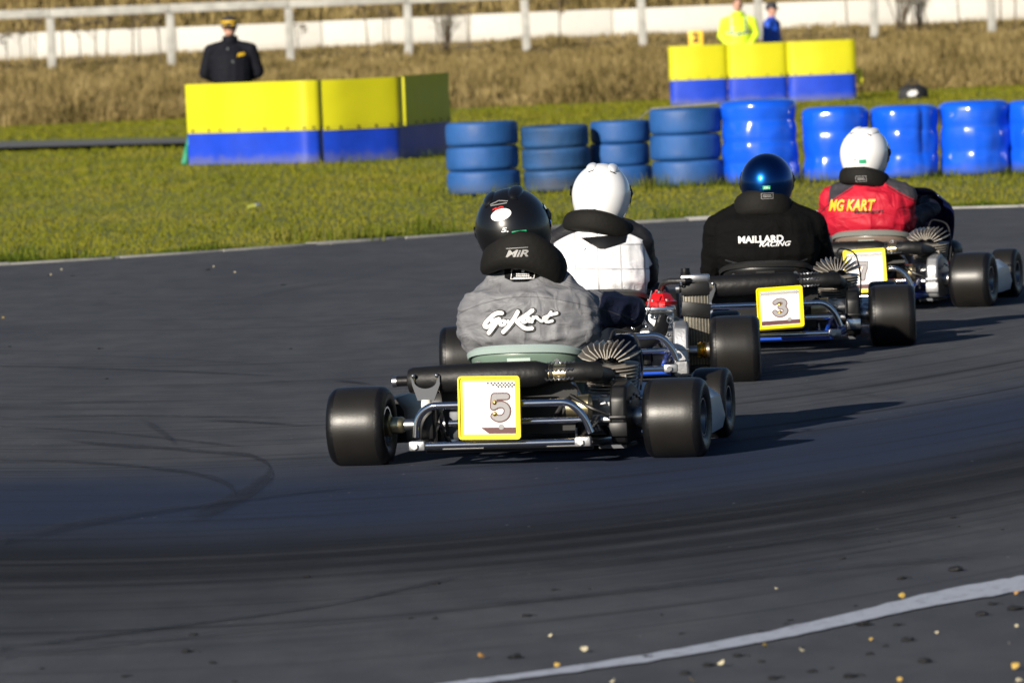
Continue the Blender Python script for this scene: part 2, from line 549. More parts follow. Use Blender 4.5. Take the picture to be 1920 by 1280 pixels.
# pale concrete edging along the far side, in lengths
m_edging = mat('concrete_edging', (0.27, 0.265, 0.25), rough=.85, bump=.4, bscale=30, var=.3, vscale=6)
def resample(pts, d):
    out = [pts[0].copy()]; acc = 0
    for a, b in zip(pts, pts[1:]):
        L = (b - a).length; t = d - acc
        while t <= L:
            out.append(a.lerp(b, t / L)); t += d
        acc = (acc + L) % d
    return out
er = empty('concrete_edging', (0, 46, 0)); tag(er, kind='structure')
ep = resample([v for v in edge if -12 < v.x < 14], 0.9)
for a, b in zip(ep, ep[1:]):
    d = (b - a).normalized(); nn = Vector((-d.y, d.x, 0))
    h = 0.018 + random.uniform(-.006, .008)
    mb = MB()
    a2, b2 = a + d * .006, b - d * .006
    o = random.uniform(-.01, .01)
    c = (a2 + b2) / 2 + nn * (.075 + o)
    mb.box(c - Vector((0, 46, 0)) + Vector((0, 0, h / 2 - .01)), ((b2 - a2).length, .11, h + .02), (0, 0, math.atan2(d.y, d.x)), .004)
    mb.build('edging_stone', m_edging, er)

# near white line
m_line = mat('white_line', (0.46, 0.50, 0.58), rough=.7, bump=.4, bscale=120)
N = NT(m_line)
x, y, z = N.xyz('Position')
wn1 = N.noise(N.comb(x, y, z), 40, 5, .7)
wn2 = N.noise(N.comb(N.math('MULTIPLY', x, 2.5), N.math('SUBTRACT', y, x), z), 9, 4, .6)
c = N.mix(N.step(wn1, .58, .72), (0.38, 0.41, 0.48), (0.12, 0.12, 0.13))
c = N.mix(N.step(wn2, .5, .7, 0, .6), c, (0.21, 0.22, 0.25))
N.link(c, N.b.inputs['Base Color'])
up = [(700, 1296), (858, 1276), (920, 1268), (1060, 1246), (1214, 1222), (1330, 1198), (1442, 1175), (1540, 1151), (1617, 1131), (1710, 1106), (1792, 1094), (1860, 1084), (1925, 1076), (2060, 1040)]
up = [(700, 1300), (858, 1275), (960, 1263), (1080, 1246), (1214, 1225), (1330, 1204), (1442, 1182), (1540, 1160), (1617, 1142), (1710, 1118), (1792, 1100), (1860, 1088), (1925, 1077), (2100, 1030)]
lo = [(700, 1308), (858, 1284), (960, 1273), (1080, 1258), (1214, 1239), (1330, 1220), (1442, 1200), (1540, 1180), (1617, 1163), (1710, 1142), (1792, 1127), (1860, 1116), (1925, 1105), (2100, 1062)]
def densify(p, k=4):
    out = []
    for a, b in zip(p, p[1:]):
        for i in range(k): out.append((a[0] + (b[0] - a[0]) * i / k, a[1] + (b[1] - a[1]) * i / k))
    return out + [p[-1]]
up, lo = densify(up), densify(lo)
for i in range(len(up)):
    up[i] = (up[i][0], up[i][1] + noise.noise(Vector((i * .9, 0, 0))) * 2.2)
    lo[i] = (lo[i][0], lo[i][1] + noise.noise(Vector((i * .9, 9, 0))) * 2.2)
strip('white_line', up, lo, m_line, 0.004)

# tyre marks
m_skid = mat('tyre_mark', (0.014, 0.014, 0.017), rough=.75, spec=.3)
N = NT(m_skid)
x, y, z = N.xyz('Position')
tr = N.t.nodes.new('ShaderNodeBsdfTransparent'); ms = N.t.nodes.new('ShaderNodeMixShader')
uvn = N.t.nodes.new('ShaderNodeAttribute'); uvn.attribute_name = 'fade'
a = N.math('MULTIPLY', N.step(N.noise(N.comb(x, y, z), 30, 4, .7), .3, .75, .25, 1.0), uvn.outputs['Fac'])
N.link(a, ms.inputs[0]); N.link(tr.outputs[0], ms.inputs[1]); N.link(N.b.outputs[0], ms.inputs[2])
N.link(ms.outputs[0], N.t.nodes['Material Output'].inputs[0])
marks = [
    ([(112, 823), (197, 833), (300, 838), (398, 847), (440, 849), (469, 853), (490, 861), (505, 870), (509, 880), (504, 891), (490, 903), (462, 924), (412, 948), (350, 970)], [4, 9, 8, 8, 9, 12, 14, 17, 21, 23, 24, 26, 28, 30], .5),
    ([(0, 861), (117, 863), (234, 870), (352, 884), (412, 898), (438, 915), (440, 930)], [4, 5, 6, 9, 12, 15, 18], .5),
    ([(0, 798), (141, 805), (262, 815), (375, 828), (470, 838)], [3, 3, 5, 6, 5], .45),
    ([(0, 686), (234, 691), (422, 699), (560, 706)], [2, 3, 3, 2], .55),
    ([(0, 662), (300, 670), (620, 690)], [2, 2, 2], .3),
    ([(0, 782), (187, 777), (445, 780), (600, 782)], [2, 3, 2, 2], .6),
    ([(0, 758), (187, 752), (445, 750)], [2, 3, 2], .4),
    ([(370, 786), (469, 789), (610, 799)], [5, 4, 2], .8),
    ([(620, 712), (655, 714), (700, 719)], [4, 4, 3], .8),
    ([(500, 713), (560, 715)], [2, 3], .6),
    ([(262, 786), (290, 800), (315, 818), (335, 836)], [10, 16, 16, 12], .4),
    ([(0, 1214), (167, 1193), (333, 1171), (500, 1150), (625, 1131), (700, 1115), (792, 1094), (870, 1078)], [8, 9, 6, 5, 5, 6, 9, 6], .6),
    ([(0, 1228), (180, 1210), (362, 1188), (542, 1171), (750, 1152), (900, 1136)], [8, 6, 6, 6, 6, 4], .4),
    ([(800, 1135), (1000, 1120), (1150, 1107), (1383, 1081), (1617, 1057), (1920, 1032)], [10, 9, 12, 9, 9, 14], .42),
    ([(1000, 1000), (1200, 985), (1500, 950), (1920, 900)], [18, 20, 14, 16], .3),
    ([(0, 1010), (160, 975), (330, 950), (560, 920), (700, 905)], [20, 18, 10, 6, 4], .4),
    ([(900, 1070), (1200, 1042), (1500, 1010), (1920, 965)], [6, 8, 8, 8], .35),
    ([(190, 552), (240, 549)], [3, 3], .5), ([(170, 570), (205, 567)], [6, 6], .35),
    ([(440, 565), (560, 535), (700, 518)], [3, 3, 3], .35),
    ([(1480, 716), (1600, 735), (1700, 745)], [5, 8, 8], .3),
    ([(600, 620), (700, 600), (810, 590)], [3, 3, 3], .25),
]
sk_root = empty('tyre_marks', (0, 22, 0)); tag(sk_root, kind='structure')
for li, (pts, ws, fd) in enumerate(marks):
    pp, ww = [], []
    K = 6
    for i in range(len(pts) - 1):
        for k in range(K):
            t = k / K
            pp.append((pts[i][0] * (1 - t) + pts[i + 1][0] * t, pts[i][1] * (1 - t) + pts[i + 1][1] * t)); ww.append(ws[i] * (1 - t) + ws[i + 1] * t)
    pp.append(pts[-1]); ww.append(ws[-1])
    for _ in range(3):
        pp = [pp[0]] + [((pp[i - 1][0] + pp[i][0] * 2 + pp[i + 1][0]) / 4, (pp[i - 1][1] + pp[i][1] * 2 + pp[i + 1][1]) / 4) for i in range(1, len(pp) - 1)] + [pp[-1]]
    vs, fs, fa = [], [], []
    n = len(pp)
    for i, (p, w_) in enumerate(zip(pp, ww)):
        e = min(1, i / 4, (n - 1 - i) / 4) if p[0] > 5 else 1
        z = .004 + .0004 * li if li != 11 else .0045
        for k, tt in enumerate((-.5, -.25, .25, .5)):
            v = at(p[0] + (tt * w_ * .5 if li == 0 else 0), p[1] + tt * w_, z); vs.append((v.x, v.y - 22, z))
            fa.append(min(1, (0, 1, 1, 0)[k] * fd * e * 1.1))
    for i in range(n - 1):
        for k in range(3): fs.append((i * 4 + k, i * 4 + k + 1, i * 4 + k + 5, i * 4 + k + 4))
    me = bpy.data.meshes.new('tyre_mark'); me.from_pydata(vs, [], fs); me.materials.append(m_skid)
    at_ = me.attributes.new('fade', 'FLOAT', 'POINT'); at_.data.foreach_set('value', fa)
    put('tyre_mark', me, sk_root)

# ---- grass: blades in one mesh each
def blades(name, P, H, W, lean, m, label=None):
    """P (n,3) roots, H heights, W widths; bent two-segment blades"""
    n = len(P)
    ang = rng.uniform(0, 2 * np.pi, n)
    d = np.stack([np.cos(ang), np.sin(ang), np.zeros(n)], 1)
    la = rng.uniform(0, 2 * np.pi, n); ll = np.abs(rng.normal(0, lean, n))
    l = np.stack([np.cos(la), np.sin(la), np.zeros(n)], 1) * (ll * H)[:, None]
    up = np.array([0, 0, 1.0])
    a = P - d * (W / 2)[:, None]; b = P + d * (W / 2)[:, None]
    mid = P + l * .35 + up * (H * .58)[:, None]
    c1 = mid + d * (W * .38)[:, None]; c0 = mid - d * (W * .38)[:, None]
    t = P + l + up * (H * np.clip(1 - ll * .35, .5, 1))[:, None]
    V = np.stack([a, b, c1, c0, t], 1).reshape(-1, 3)
    i = np.arange(n) * 5
    me = bpy.data.meshes.new(name)
    me.vertices.add(n * 5); me.vertices.foreach_set('co', V.astype(np.float32).ravel())
    loops = np.stack([i, i + 1, i + 2, i + 3, i + 3, i + 2, i + 4], 1).ravel()
    me.loops.add(n * 7); me.loops.foreach_set('vertex_index', loops.astype(np.int32))
    me.polygons.add(n * 2)
    st = np.stack([np.arange(n) * 7, np.arange(n) * 7 + 4], 1).ravel()
    me.polygons.foreach_set('loop_start', st.astype(np.int32))
    me.update(calc_edges=True); me.validate()
    me.materials.append(m)
    return tag(put(name, me), label=label, kind='stuff')

def grass_mat(name, cols, mixn=3):
    m = mat(name, cols[0], rough=.75, spec=.15)
    N = NT(m)
    g = N.t.nodes.new('ShaderNodeNewGeometry')
    r = N.t.nodes.new('ShaderNodeValToRGB')
    el = r.color_ramp.elements
    el[0].color = (*cols[0], 1); el[1].color = (*cols[-1], 1)
    for i, c in enumerate(cols[1:-1]):
        e = el.new((i + 1) / (len(cols) - 1)); e.color = (*c, 1)
    x, y, z = N.xyz('Position')
    nn = N.noise(N.comb(x, N.math('MULTIPLY', y, .22), 0.0), .9, 4, .6)
    f = N.math('ADD', N.math('MULTIPLY', g.outputs['Random Per Island'], .55), N.math('MULTIPLY', N.math('SUBTRACT', N.step(nn, .3, .7), .2), .65), clamp=True)
    N.link(f, r.inputs[0]); N.link(r.outputs[0], N.b.inputs['Base Color'])
    # light passes through thin leaves
    tl = N.t.nodes.new('ShaderNodeBsdfTranslucent'); N.link(r.outputs[0], tl.inputs[0])
    ad = N.t.nodes.new('ShaderNodeMixShader'); ad.inputs[0].default_value = .3
    N.link(N.b.outputs[0], ad.inputs[1]); N.link(tl.outputs[0], ad.inputs[2])
    N.link(ad.outputs[0], N.t.nodes['Material Output'].inputs[0])
    return m
m_lawn = grass_mat('lawn_blades', [(0.140, 0.158, 0.008), (0.172, 0.180, 0.010), (0.200, 0.192, 0.015), (0.235, 0.208, 0.032)])
m_verge = grass_mat('verge_blades', [(0.05, 0.080, 0.008), (0.075, 0.105, 0.008), (0.12, 0.14, 0.012), (0.20, 0.18, 0.04)])
m_dry = grass_mat('dry_blades', [(0.11, 0.088, 0.028), (0.22, 0.165, 0.062), (0.31, 0.235, 0.095), (0.40, 0.31, 0.14)])

ex = np.array([v.x for v in edge]); ey = np.array([v.y for v in edge])
def edge_y(x): return np.interp(x, ex, ey)
# mown lawn
n = 190000
Y = 44 + (124 - 44) * rng.uniform(0, 1, n) ** 1.5
X = rng.uniform(-1, 1, n) * (Y * .0785 + 3.0)
keep = (Y > edge_y(X) + .16)
p0, p1 = at(0, 270, 0.0), at(340, 262, 0.0)
pathY = p0.y + (X - p0.x) * (p1.y - p0.y) / (p1.x - p0.x)
keep &= ~((np.abs(Y - pathY) < 3.4) & (X < -1.5))
X, Y = X[keep], Y[keep]; n = len(X)
patch = np.array([noise.noise(Vector((a * .5, b * .12, 0))) for a, b in zip(X, Y)])
H = rng.uniform(.014, .032, n) * (1 + .6 * patch) * (1 + (Y - 44) / 90)
blades('lawn_grass', np.stack([X, Y, np.zeros(n) - .005], 1), H, .009 + .00022 * (Y - 40), .8, m_lawn)
# lusher unmown fringe at the track edge, tufty
n = 22000
X = rng.uniform(-9, 10, n); off = np.abs(rng.normal(0, .40, n)) + .10
tuft = np.array([noise.noise(Vector((a * 1.6, 3.3, 0))) + .5 * noise.noise(Vector((a * 6, 7.3, 0))) for a in X])
H = rng.uniform(.018, .045, n) * np.clip(1 + 1.5 * tuft, .3, 2.4) * np.clip(1.25 - off * .5, .4, 1.2)
blades('verge_grass', np.stack([X, edge_y(X) + off, np.zeros(n) - .005], 1), H, rng.uniform(.007, .016, n), .7, m_verge)
# long dry grass on the bank in front of the fence and behind the wall
n = 120000
Y = 124 + (163 - 124) * rng.uniform(0, 1, n) ** 1.35
X = rng.uniform(-1, 1, n) * (Y * .0785 + 4)
cl = np.array([noise.noise(Vector((a * .55, b * .3, 0))) + .6 * noise.noise(Vector((a * 1.7, b * .9, 4))) for a, b in zip(X, Y)])
H = rng.uniform(.2, .5, n) * np.clip(1 + 1.0 * cl, .3, 2.2) * np.clip((Y - 123.4) / 1.6, .25, 1) * np.clip(1 - (Y - 132) / 30, .28, 1)
Z = np.array([ground_z(a, b) for a, b in zip(X, Y)]) - .02
blades('dry_grass', np.stack([X, Y, Z], 1), H, rng.uniform(.018, .045, n), .45, m_dry)
n = 60000
Y = 168 + 62 * rng.uniform(0, 1, n)
X = rng.uniform(-1, 1, n) * (Y * .0785 + 5)
Z = np.array([ground_z(a, b) for a, b in zip(X, Y)]) - .02
H = rng.uniform(.3, .8, n)
blades('bank_grass', np.stack([X, Y, Z], 1), H, rng.uniform(.05, .1, n), .5, m_dry)
# ragged weeds and seed heads round the foot of the barriers
def weed_patch(px, py, k, h, name='weed_tuft', m=None, spread=.25, z=0.0):
    c = at(px, py, z)
    P = np.stack([c.x + rng.normal(0, spread, k), c.y + rng.normal(0, spread * .7, k), np.full(k, z - .01)], 1)
    P[:, 2] = [max(z, ground_z(a, b)) - .01 for a, b in P[:, :2]]
    P[:, :2] -= [c.x, c.y]
    o = blades(name, P, rng.uniform(.4, 1, k) * h, rng.uniform(.006, .014, k), .4, m or m_verge)
    del o['kind']; o.location = (c.x, c.y, 0)
    return o
# ================================================================== fence, wall, barriers, tyres
m_post = mat('weathered_white_paint', (0.34, 0.335, 0.31), rough=.8, bump=.5, bscale=20, var=.25, vscale=4)
m_wall = mat('white_wall_paint', (0.78, 0.76, 0.70), rough=.85, bump=.2, bscale=12)
N = NT(m_wall)
x, y, z = N.xyz('Position')
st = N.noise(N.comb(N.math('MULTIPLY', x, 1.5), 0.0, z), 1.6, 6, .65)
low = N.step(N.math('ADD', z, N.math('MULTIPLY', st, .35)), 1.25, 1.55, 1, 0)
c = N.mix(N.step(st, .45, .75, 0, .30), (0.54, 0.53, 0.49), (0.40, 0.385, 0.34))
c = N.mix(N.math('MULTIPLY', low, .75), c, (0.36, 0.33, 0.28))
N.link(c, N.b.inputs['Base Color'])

YF = 155.0
posts_px = [-345, -123, 98, 322, 545, 767, 987, 1205, 1424, 1640, 1860, 2080, 2300]
fence = empty('post_and_rail_fence', (0, YF, .9))
tag(fence, 'weathered white post and rail fence in front of the long white wall', 'fence')
px_pos = []
for k, px in enumerate(posts_px):
    v = at_y(px, 125 - (px - 98) * .041, YF)
    px_pos.append(v.x)
    h = 1.36 + random.uniform(-.03, .03)
    gz = .9
    MB().box((v.x, 0, gz + h / 2 - .1 - .9), (.19, .17, h + .2), (0, radians(random.uniform(-1, 1)), radians(random.uniform(-4, 4))), .012).build('post', m_post, fence)
rail_z = 1.55 + (45 + 9) / 80.0
for a, b in zip(px_pos, px_pos[1:]):
    MB().box(((a + b) / 2, -.115, rail_z - .9 + random.uniform(-.006, .006)), (b - a - .012, .05, .20), (0, radians(random.uniform(-.25, .25)), 0), .006).build('rail', m_post, fence)

wall = empty('white_wall', (0, 164, 1.1))
tag(wall, 'long low white painted wall behind the post and rail fence', 'wall')
zt = 1.55 + (45 - 28) / 75.6
xx = -26.0
while xx < 26:
    w_ = 3.6
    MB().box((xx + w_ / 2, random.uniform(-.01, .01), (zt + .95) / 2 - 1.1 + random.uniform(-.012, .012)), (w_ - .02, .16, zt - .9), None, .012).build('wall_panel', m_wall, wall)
    xx += w_

# ---- dry stalks standing against the wall (each umbel weed a thing), and the thorny shrub
m_stalk = mat('dry_stalk', (0.10, 0.075, 0.045), rough=.9)
m_umbel = mat('seed_head', (0.16, 0.12, 0.07), rough=.9)
def umbel_mesh(h, seed):
    r = random.Random(seed); mb = MB()
    top = (r.uniform(-.08, .08), 0, h)
    mb.tube([(0, 0, 0), (top[0] * .3, 0, h * .5), top], [.016, .013, .010], 5)
    heads = [(top, .09)]
    for k in range(4):
        z = h * r.uniform(.45, .85); a = r.uniform(0, 6.28); l = r.uniform(.12, .25)
        e = (top[0] * z / h + l * cos(a), l * sin(a), z + l * .9)
        mb.tube([(top[0] * z / h * .6, 0, z), e], .005, 4); heads.append((e, .06))
    for (c, s_) in heads:
        for k in range(9):
            a = r.uniform(0, 6.28); q = r.uniform(.2, 1) * s_
            p = Vector(c) + Vector((q * cos(a), q * sin(a), s_ * .35))
            mb.tube([c, p], .005, 3); mb.ball(p, .022, 5, 4)
    return mb.mesh('dry_weed', m_stalk)
um = [umbel_mesh(.75 + .12 * k, k) for k in range(5)]
spots = [(12, 100, 'far left edge of the picture'), (40, 98, None), (65, 100, None), (118, 102, None), (150, 105, None), (178, 108, None), (200, 106, None), (248, 100, None), (262, 95, None), (300, 100, None), (560, 100, None), (690, 100, None), (730, 85, None), (820, 88, None), (845, 95, None), (880, 92, None), (1590, 75, None), (1740, 60, None), (1800, 55, None), (1878, 60, None), (1905, 55, None), (720, 90, None), (1050, 85, None)]
for k, (px, py, _) in enumerate(spots):
    Y = 156.5 + random.uniform(0, 4)
    v = at_y(px, 90, Y)
    o = put('dry_weed', um[k % 5], None, (v.x, Y, ground_z(v.x, Y) - .03), (0, 0, random.uniform(0, 6)))
    o.scale = [random.uniform(1.0, 1.4)] * 3
    tag(o, 'thin dry umbel weed with seed heads standing against the white wall', 'weed', 'dry umbel weeds along the white wall')
m_twig = mat('shrub_twig', (0.075, 0.055, 0.035), rough=.9)
m_leafs = grass_mat('shrub_leaf', [(0.05, 0.055, 0.018), (0.09, 0.085, 0.03), (0.13, 0.11, 0.05)])
def shrub(px, h, w_, seed, label, leaves=500, Y=158):
    r = random.Random(seed)
    v = at_y(px, 90, Y)
    root = empty('thorny_shrub', (v.x, Y, ground_z(v.x, Y)))
    tag(root, label, 'shrub')
    mb = MB(); tips = []
    for k in range(16):
        a = r.uniform(0, 6.28); q = r.uniform(.2, 1) * w_ / 2
        p0 = Vector((r.uniform(-.1, .1), r.uniform(-.1, .1), -.05)); p2 = Vector((q * cos(a), q * sin(a) * .6, h * r.uniform(.6, 1)))
        p1 = p0.lerp(p2, .5) + Vector((0, 0, .1))
        mb.tube([p0, p1, p2], [.018, .012, .005], 5)
        for j in range(6):
            b = p1.lerp(p2, r.uniform(0, 1)); e = b + Vector((r.uniform(-.25, .25), r.uniform(-.2, .2), r.uniform(.02, .3)))
            mb.tube([b, e], [.006, .003], 4); tips += [b.lerp(e, t) for t in (.3, .6, .9)]
    mb.build('branches', m_twig, root)
    mb = MB()
    for k in range(leaves):
        c = r.choice(tips) + Vector((r.gauss(0, .05), r.gauss(0, .05), r.gauss(0, .05)))
        s_ = r.uniform(.012, .028); R = Euler((r.uniform(0, 6), r.uniform(0, 6), 0)).to_matrix()
        mb.add([c + R @ Vector(q) for q in ((-s_, 0, 0), (0, -s_ * .5, 0), (s_, 0, 0), (0, s_ * .5, 0))], [(0, 1, 2, 3)])
    o = mb.build('foliage', m_leafs, root, fix=False); tag(o, kind='stuff')
shrub(1690, 1.55, 1.2, 3, 'tall dark twiggy shrub against the wall near the right of the picture', 700)
shrub(1722, 1.1, .9, 5, 'lower twiggy shrub just right of the tall dark shrub by the wall', 400, 159)
shrub(835, .95, .8, 6, 'small bare shrub by the wall between the fourth and fifth visible fence posts', 220, 158)

# ---- two-tone marshal barriers
m_yel = mat('yellow_barrier_plastic', (0.50, 0.475, 0.010), rough=.5, spec=.25, bump=.10, bscale=7, var=.06, vscale=3)
m_blu = mat('blue_barrier_plastic', (0.008, 0.045, 0.46), rough=.42, spec=.3, bump=.12, bscale=7, var=.12, vscale=5)
grime(m_yel, .38, .10, .15, scuff=.22); grime(m_blu, 0, .16, .5, (0.14, 0.14, 0.11), scuff=.25)
m_top = mat('barrier_grey_top', (0.30, 0.38, 0.46), rough=.7, var=.2, vscale=4)
m_bolt = mat('dark_bolt', (0.03, 0.03, 0.035), rough=.5, metal=.6)
m_stick = mat('worn_sticker', (0.6, 0.6, 0.6), rough=.7, var=.4, vscale=40)
def barrier(px_plan, Yplan, z_top, z_mid, depth, root, subdiv=6, lean=0.0):
    """px_plan: photo x of plan points, Yplan their distances; a curved two-tone sheet with a filled body behind"""
    pts = []
    for px, Y in zip(px_plan, Yplan):
        py = 230
        v = at_y(px, 45 + CAM.z * FPX / Y - (px - 960) * .04 - 8, Y)
        pts.append(Vector((v.x, Y, 0)))
    P = []
    for i in range(len(pts) - 1):                         # Catmull-Rom through the plan points
        a, b, c, d = pts[max(i - 1, 0)], pts[i], pts[i + 1], pts[min(i + 2, len(pts) - 1)]
        for k in range(subdiv):
            t = k / subdiv
            P.append(.5 * ((2 * b) + (c - a) * t + (2 * a - 5 * b + 4 * c - d) * t * t + (3 * b - a - 3 * c + d) * t ** 3))
    P.append(pts[-1])
    o0 = Vector(root.location)
    P = [p - Vector((o0.x, o0.y, 0)) for p in P]
    def sheet(name, z0, z1, m, out):
        mb = MB(); n = len(P); nz = 5
        vs = []
        for side in (0, 1):
            for j in range(nz + 1):
                z = z0 + (z1 - z0) * j / nz
                for i, p in enumerate(P):
                    a = P[max(i - 1, 0)]; b = P[min(i + 1, n - 1)]; d = (b - a).normalized(); nn = Vector((d.y, -d.x, 0))
                    wob = .012 * noise.noise(Vector((p.x * 2.2, z * 2.5, z0)))
                    vs.append(p + nn * (out + wob - side * .012) + Vector((0, 0, z)))
        fs = []
        M = (nz + 1) * n
        for j in range(nz):
            for i in range(n - 1):
                k = j * n + i
                fs.append((k, k + 1, k + n + 1, k + n)); fs.append((M + k, M + k + n, M + k + n + 1, M + k + 1))
        for j in (0, nz):
            for i in range(n - 1): fs.append((j * n + i, M + j * n + i, M + j * n + i + 1, j * n + i + 1))
        for i in (0, n - 1):
            for j in range(nz): fs.append((j * n + i, (j + 1) * n + i, M + (j + 1) * n + i, M + j * n + i))
        mb.add(vs, fs)
        return mb.build(name, m, root, 50)
    y = sheet('yellow_band', z_mid - .012, z_top, m_yel, .0)
    b = sheet('blue_band', 0.004, z_mid + .01, m_blu, -.014)
    # solid body with the grey top
    n = len(P); back = []
    for i, p in enumerate(P):
        a_ = P[max(i - 1, 0)]; b_ = P[min(i + 1, n - 1)]; d = (b_ - a_).normalized(); nn = Vector((d.y, -d.x, 0))
        back.append((p - nn * .03, p - nn * depth))
    back = back[3:-4]; nb_ = n; n = len(back)
    mb = MB()
    vs = [q + Vector((0, 0, z)) for z in (.01, z_top - .018) for pr in back for q in pr]
    fs = []
    for i in range(n - 1):
        a0, a1, b0, b1 = 2 * i, 2 * i + 1, 2 * i + 2, 2 * i + 3
        M = 2 * n
        fs += [(M + a0, M + b0, M + b1, M + a1), (a1, b1, b0, a0), (a0, b0, M + b0, M + a0), (a1, M + a1, M + b1, b1)]
    fs += [(0, 2 * n, 2 * n + 1, 1), (2 * n - 2, 2 * n - 1, 4 * n - 1, 4 * n - 2)]
    mb.add(vs, fs); mb.build('tyre_core_cover', m_top, root, 50); n = nb_
    for i in range(2, n - 2, 4):
        a_ = P[i - 1]; b_ = P[i + 1]; d = (b_ - a_).normalized(); nn = Vector((d.y, -d.x, 0))
        q = P[i] + nn * .006 + Vector((0, 0, z_mid + .02))
        MB().box(q, (.02, .02, .03), (0, 0, math.atan2(d.y, d.x))).build('bolt', m_bolt, root)
    return P
zt1, zm1 = .975, .395
def b_root(name, px, Y, label, group):
    v = at_y(px, 45 + CAM.z * FPX / Y - (px - 960) * .04, Y)
    r = empty(name, (v.x, Y, 0)); return tag(r, label, 'barrier', group)
G1 = 'two tone barriers of the near marshal post'
r1 = b_root('trackside_barrier', 480, 79, 'wide yellow over blue barrier in front of the marshal in the dark coat', G1)
P = barrier([353, 395, 430, 500, 560, 590, 606, 611], [79.5, 79.3, 79.1, 78.8, 78.45, 78.42, 78.50, 78.75], zt1, zm1, .14, r1)
for (px, py) in ((578, 238), (581, 264)):
    v = at_y(px, py, 78.47) - Vector(r1.location)
    MB().box(v, (.07, .004, .035), (0, radians(-12), 0)).build('worn_sticker', m_stick, r1)
for (px, py) in ((599, 187), (601, 222)):
    v = at_y(px, py, 78.72) - Vector(r1.location)
    MB().ball(v, .018, 8, 6).build('bolt', m_stick, r1)
r2 = b_root('trackside_barrier', 683, 78, 'yellow over blue barrier between the wide one and the shaded end one', G1)
barrier([609, 640, 690, 735, 752, 759], [77.80, 77.88, 78.08, 78.26, 78.36, 78.5], zt1, zm1, .12, r2)
r3 = b_root('trackside_barrier', 800, 78.6, 'end barrier turned away so its yellow and blue face is in shade', G1)
barrier([757, 782, 805, 828, 847], [78.55, 79.1, 79.7, 80.3, 80.9], zt1 + .01, zm1 + .01, .22, r3)
v = at_y(758, 200, 78.3) - Vector(r3.location)
MB().box((v.x, v.y, (zt1 + zm1) / 2), (.03, .05, zt1 - zm1), None, .008).build('joint_strip', m_yel, r3)

Yb = FPX * 1.55 / 167
G2 = 'two tone barrier bundles of the far marshal post'
for (a, b, lab) in ((1257, 1367, 'leftmost yellow over blue bundle below the yellow number board'), (1366, 1479, 'middle yellow over blue bundle below the high visibility jacket'), (1478, 1607, 'rightmost yellow over blue bundle of the far marshal post')):
    rr = b_root('barrier_bundle', (a + b) / 2, Yb, lab, G2)
    w_ = b - a
    barrier([a, a + w_ * .06, a + w_ * .2, a + w_ * .5, a + w_ * .8, a + w_ * .94, b], [Yb + .09, Yb + .03, Yb + .0, Yb - .03, Yb + .0, Yb + .03, Yb + .09], 1.04, .46, .45, rr, 4)

# green sheet hanging at the left end of the near barrier
m_sheet = mat('green_sheet', (0.02, 0.24, 0.13), rough=.5, var=.3, vscale=6)
v = at_y(350, 312, 79.7)
mb = MB(); vs = []; fs = []
nz, nx = 14, 12
for j in range(nz + 1):
    t = j / nz; w_ = .03 + .15 * t
    for i in range(nx + 1):
        s_ = i / nx
        vs.append((-.0 - w_ * s_ + .10, .03 * sin(s_ * 13 + t * 2) * t + .1 * (1 - t), .54 - .54 * t + .01))
for j in range(nz):
    for i in range(nx): k = j * (nx + 1) + i; fs.append((k, k + 1, k + nx + 2, k + nx + 1))
mb.add(vs, fs); o = mb.build('green_sheet', m_sheet, None, 80); o.location = (v.x, 79.9, 0)
sol = o.modifiers.new('t', 'SOLIDIFY'); sol.thickness = .004
tag(o, 'crumpled green sheet hanging at the left end of the near barrier', 'sheet')

# number board
m_board = mat('orange_yellow_board', (0.85, 0.52, 0.03), rough=.5)
m_black = mat('black_print', (0.01, 0.01, 0.01), rough=.6)
v = at_y(1305, 86, Yb + .45)
bd = empty('number_board', (v.x, Yb + .45, 1.03)); tag(bd, 'small orange yellow board reading 2 on the left end of the far barrier', 'sign')
MB().box((0, 0, .13), (.25, .02, .27), None, .004).build('panel', m_board, bd)
MB().box((0, .02, -.2), (.03, .018, .5)).build('stake', m_bolt, bd)
decal('number', text2d('2', .22, offset=.012), m_black, bd, (0, -.0105, .14))

# rolled yellow flag leaning at the right end
m_flag = mat('yellow_flag_cloth', (0.80, 0.72, 0.05), rough=.6, var=.2, vscale=10)
v = at_y(1614, 186, Yb + .3)
fl = empty('marshal_flag', (v.x, Yb + .3, 0)); tag(fl, 'rolled yellow flag leaning on the right end of the far barrier', 'flag')
MB().tube([(0.02, 0, 0), (0.0, .0, .56)], .012, 8).build('pole', m_bolt, fl)
MB().lathe([(.012, .22), (.03, .25), (.048, .34), (.04, .47), (.02, .53), (.012, .55)], 12, wob=lambda a, h: 1 + .18 * sin(3 * a + h * 9)).build('cloth', m_flag, fl)

# black kit bag
m_bag = mat('black_bag_fabric', (0.012, 0.012, 0.014), rough=.7, bump=.5, bscale=12)
m_white = mat('white_print', (0.75, 0.75, 0.75), rough=.6)
v = at(1713, 186); v = at(1713, 187)
bg = empty('kit_bag', (v.x, v.y, 0)); tag(bg, 'small black bag with white oval mark on the grass before the bank', 'bag')
MB().lathe([(.0, 0), (.22, .0), (.235, .05), (.225, .14), (.19, .21), (.10, .255), (.02, .26)], 20, wob=lambda a, h: 1 + .05 * sin(4 * a) + (.12 if abs(sin(a)) < .4 else 0)).build('bag_body', m_bag, bg)
MB().tube(soften([(-.1, 0, .22), (-.08, 0, .32), (.08, 0, .32), (.1, 0, .22)], .05), .014, 8).build('handle', m_bag, bg)
decal('white_mark', poly2d(ell2d(-.03, .11, .085, .045, rot=.2)), m_white, bg, (0, -.236, 0), off=.004)

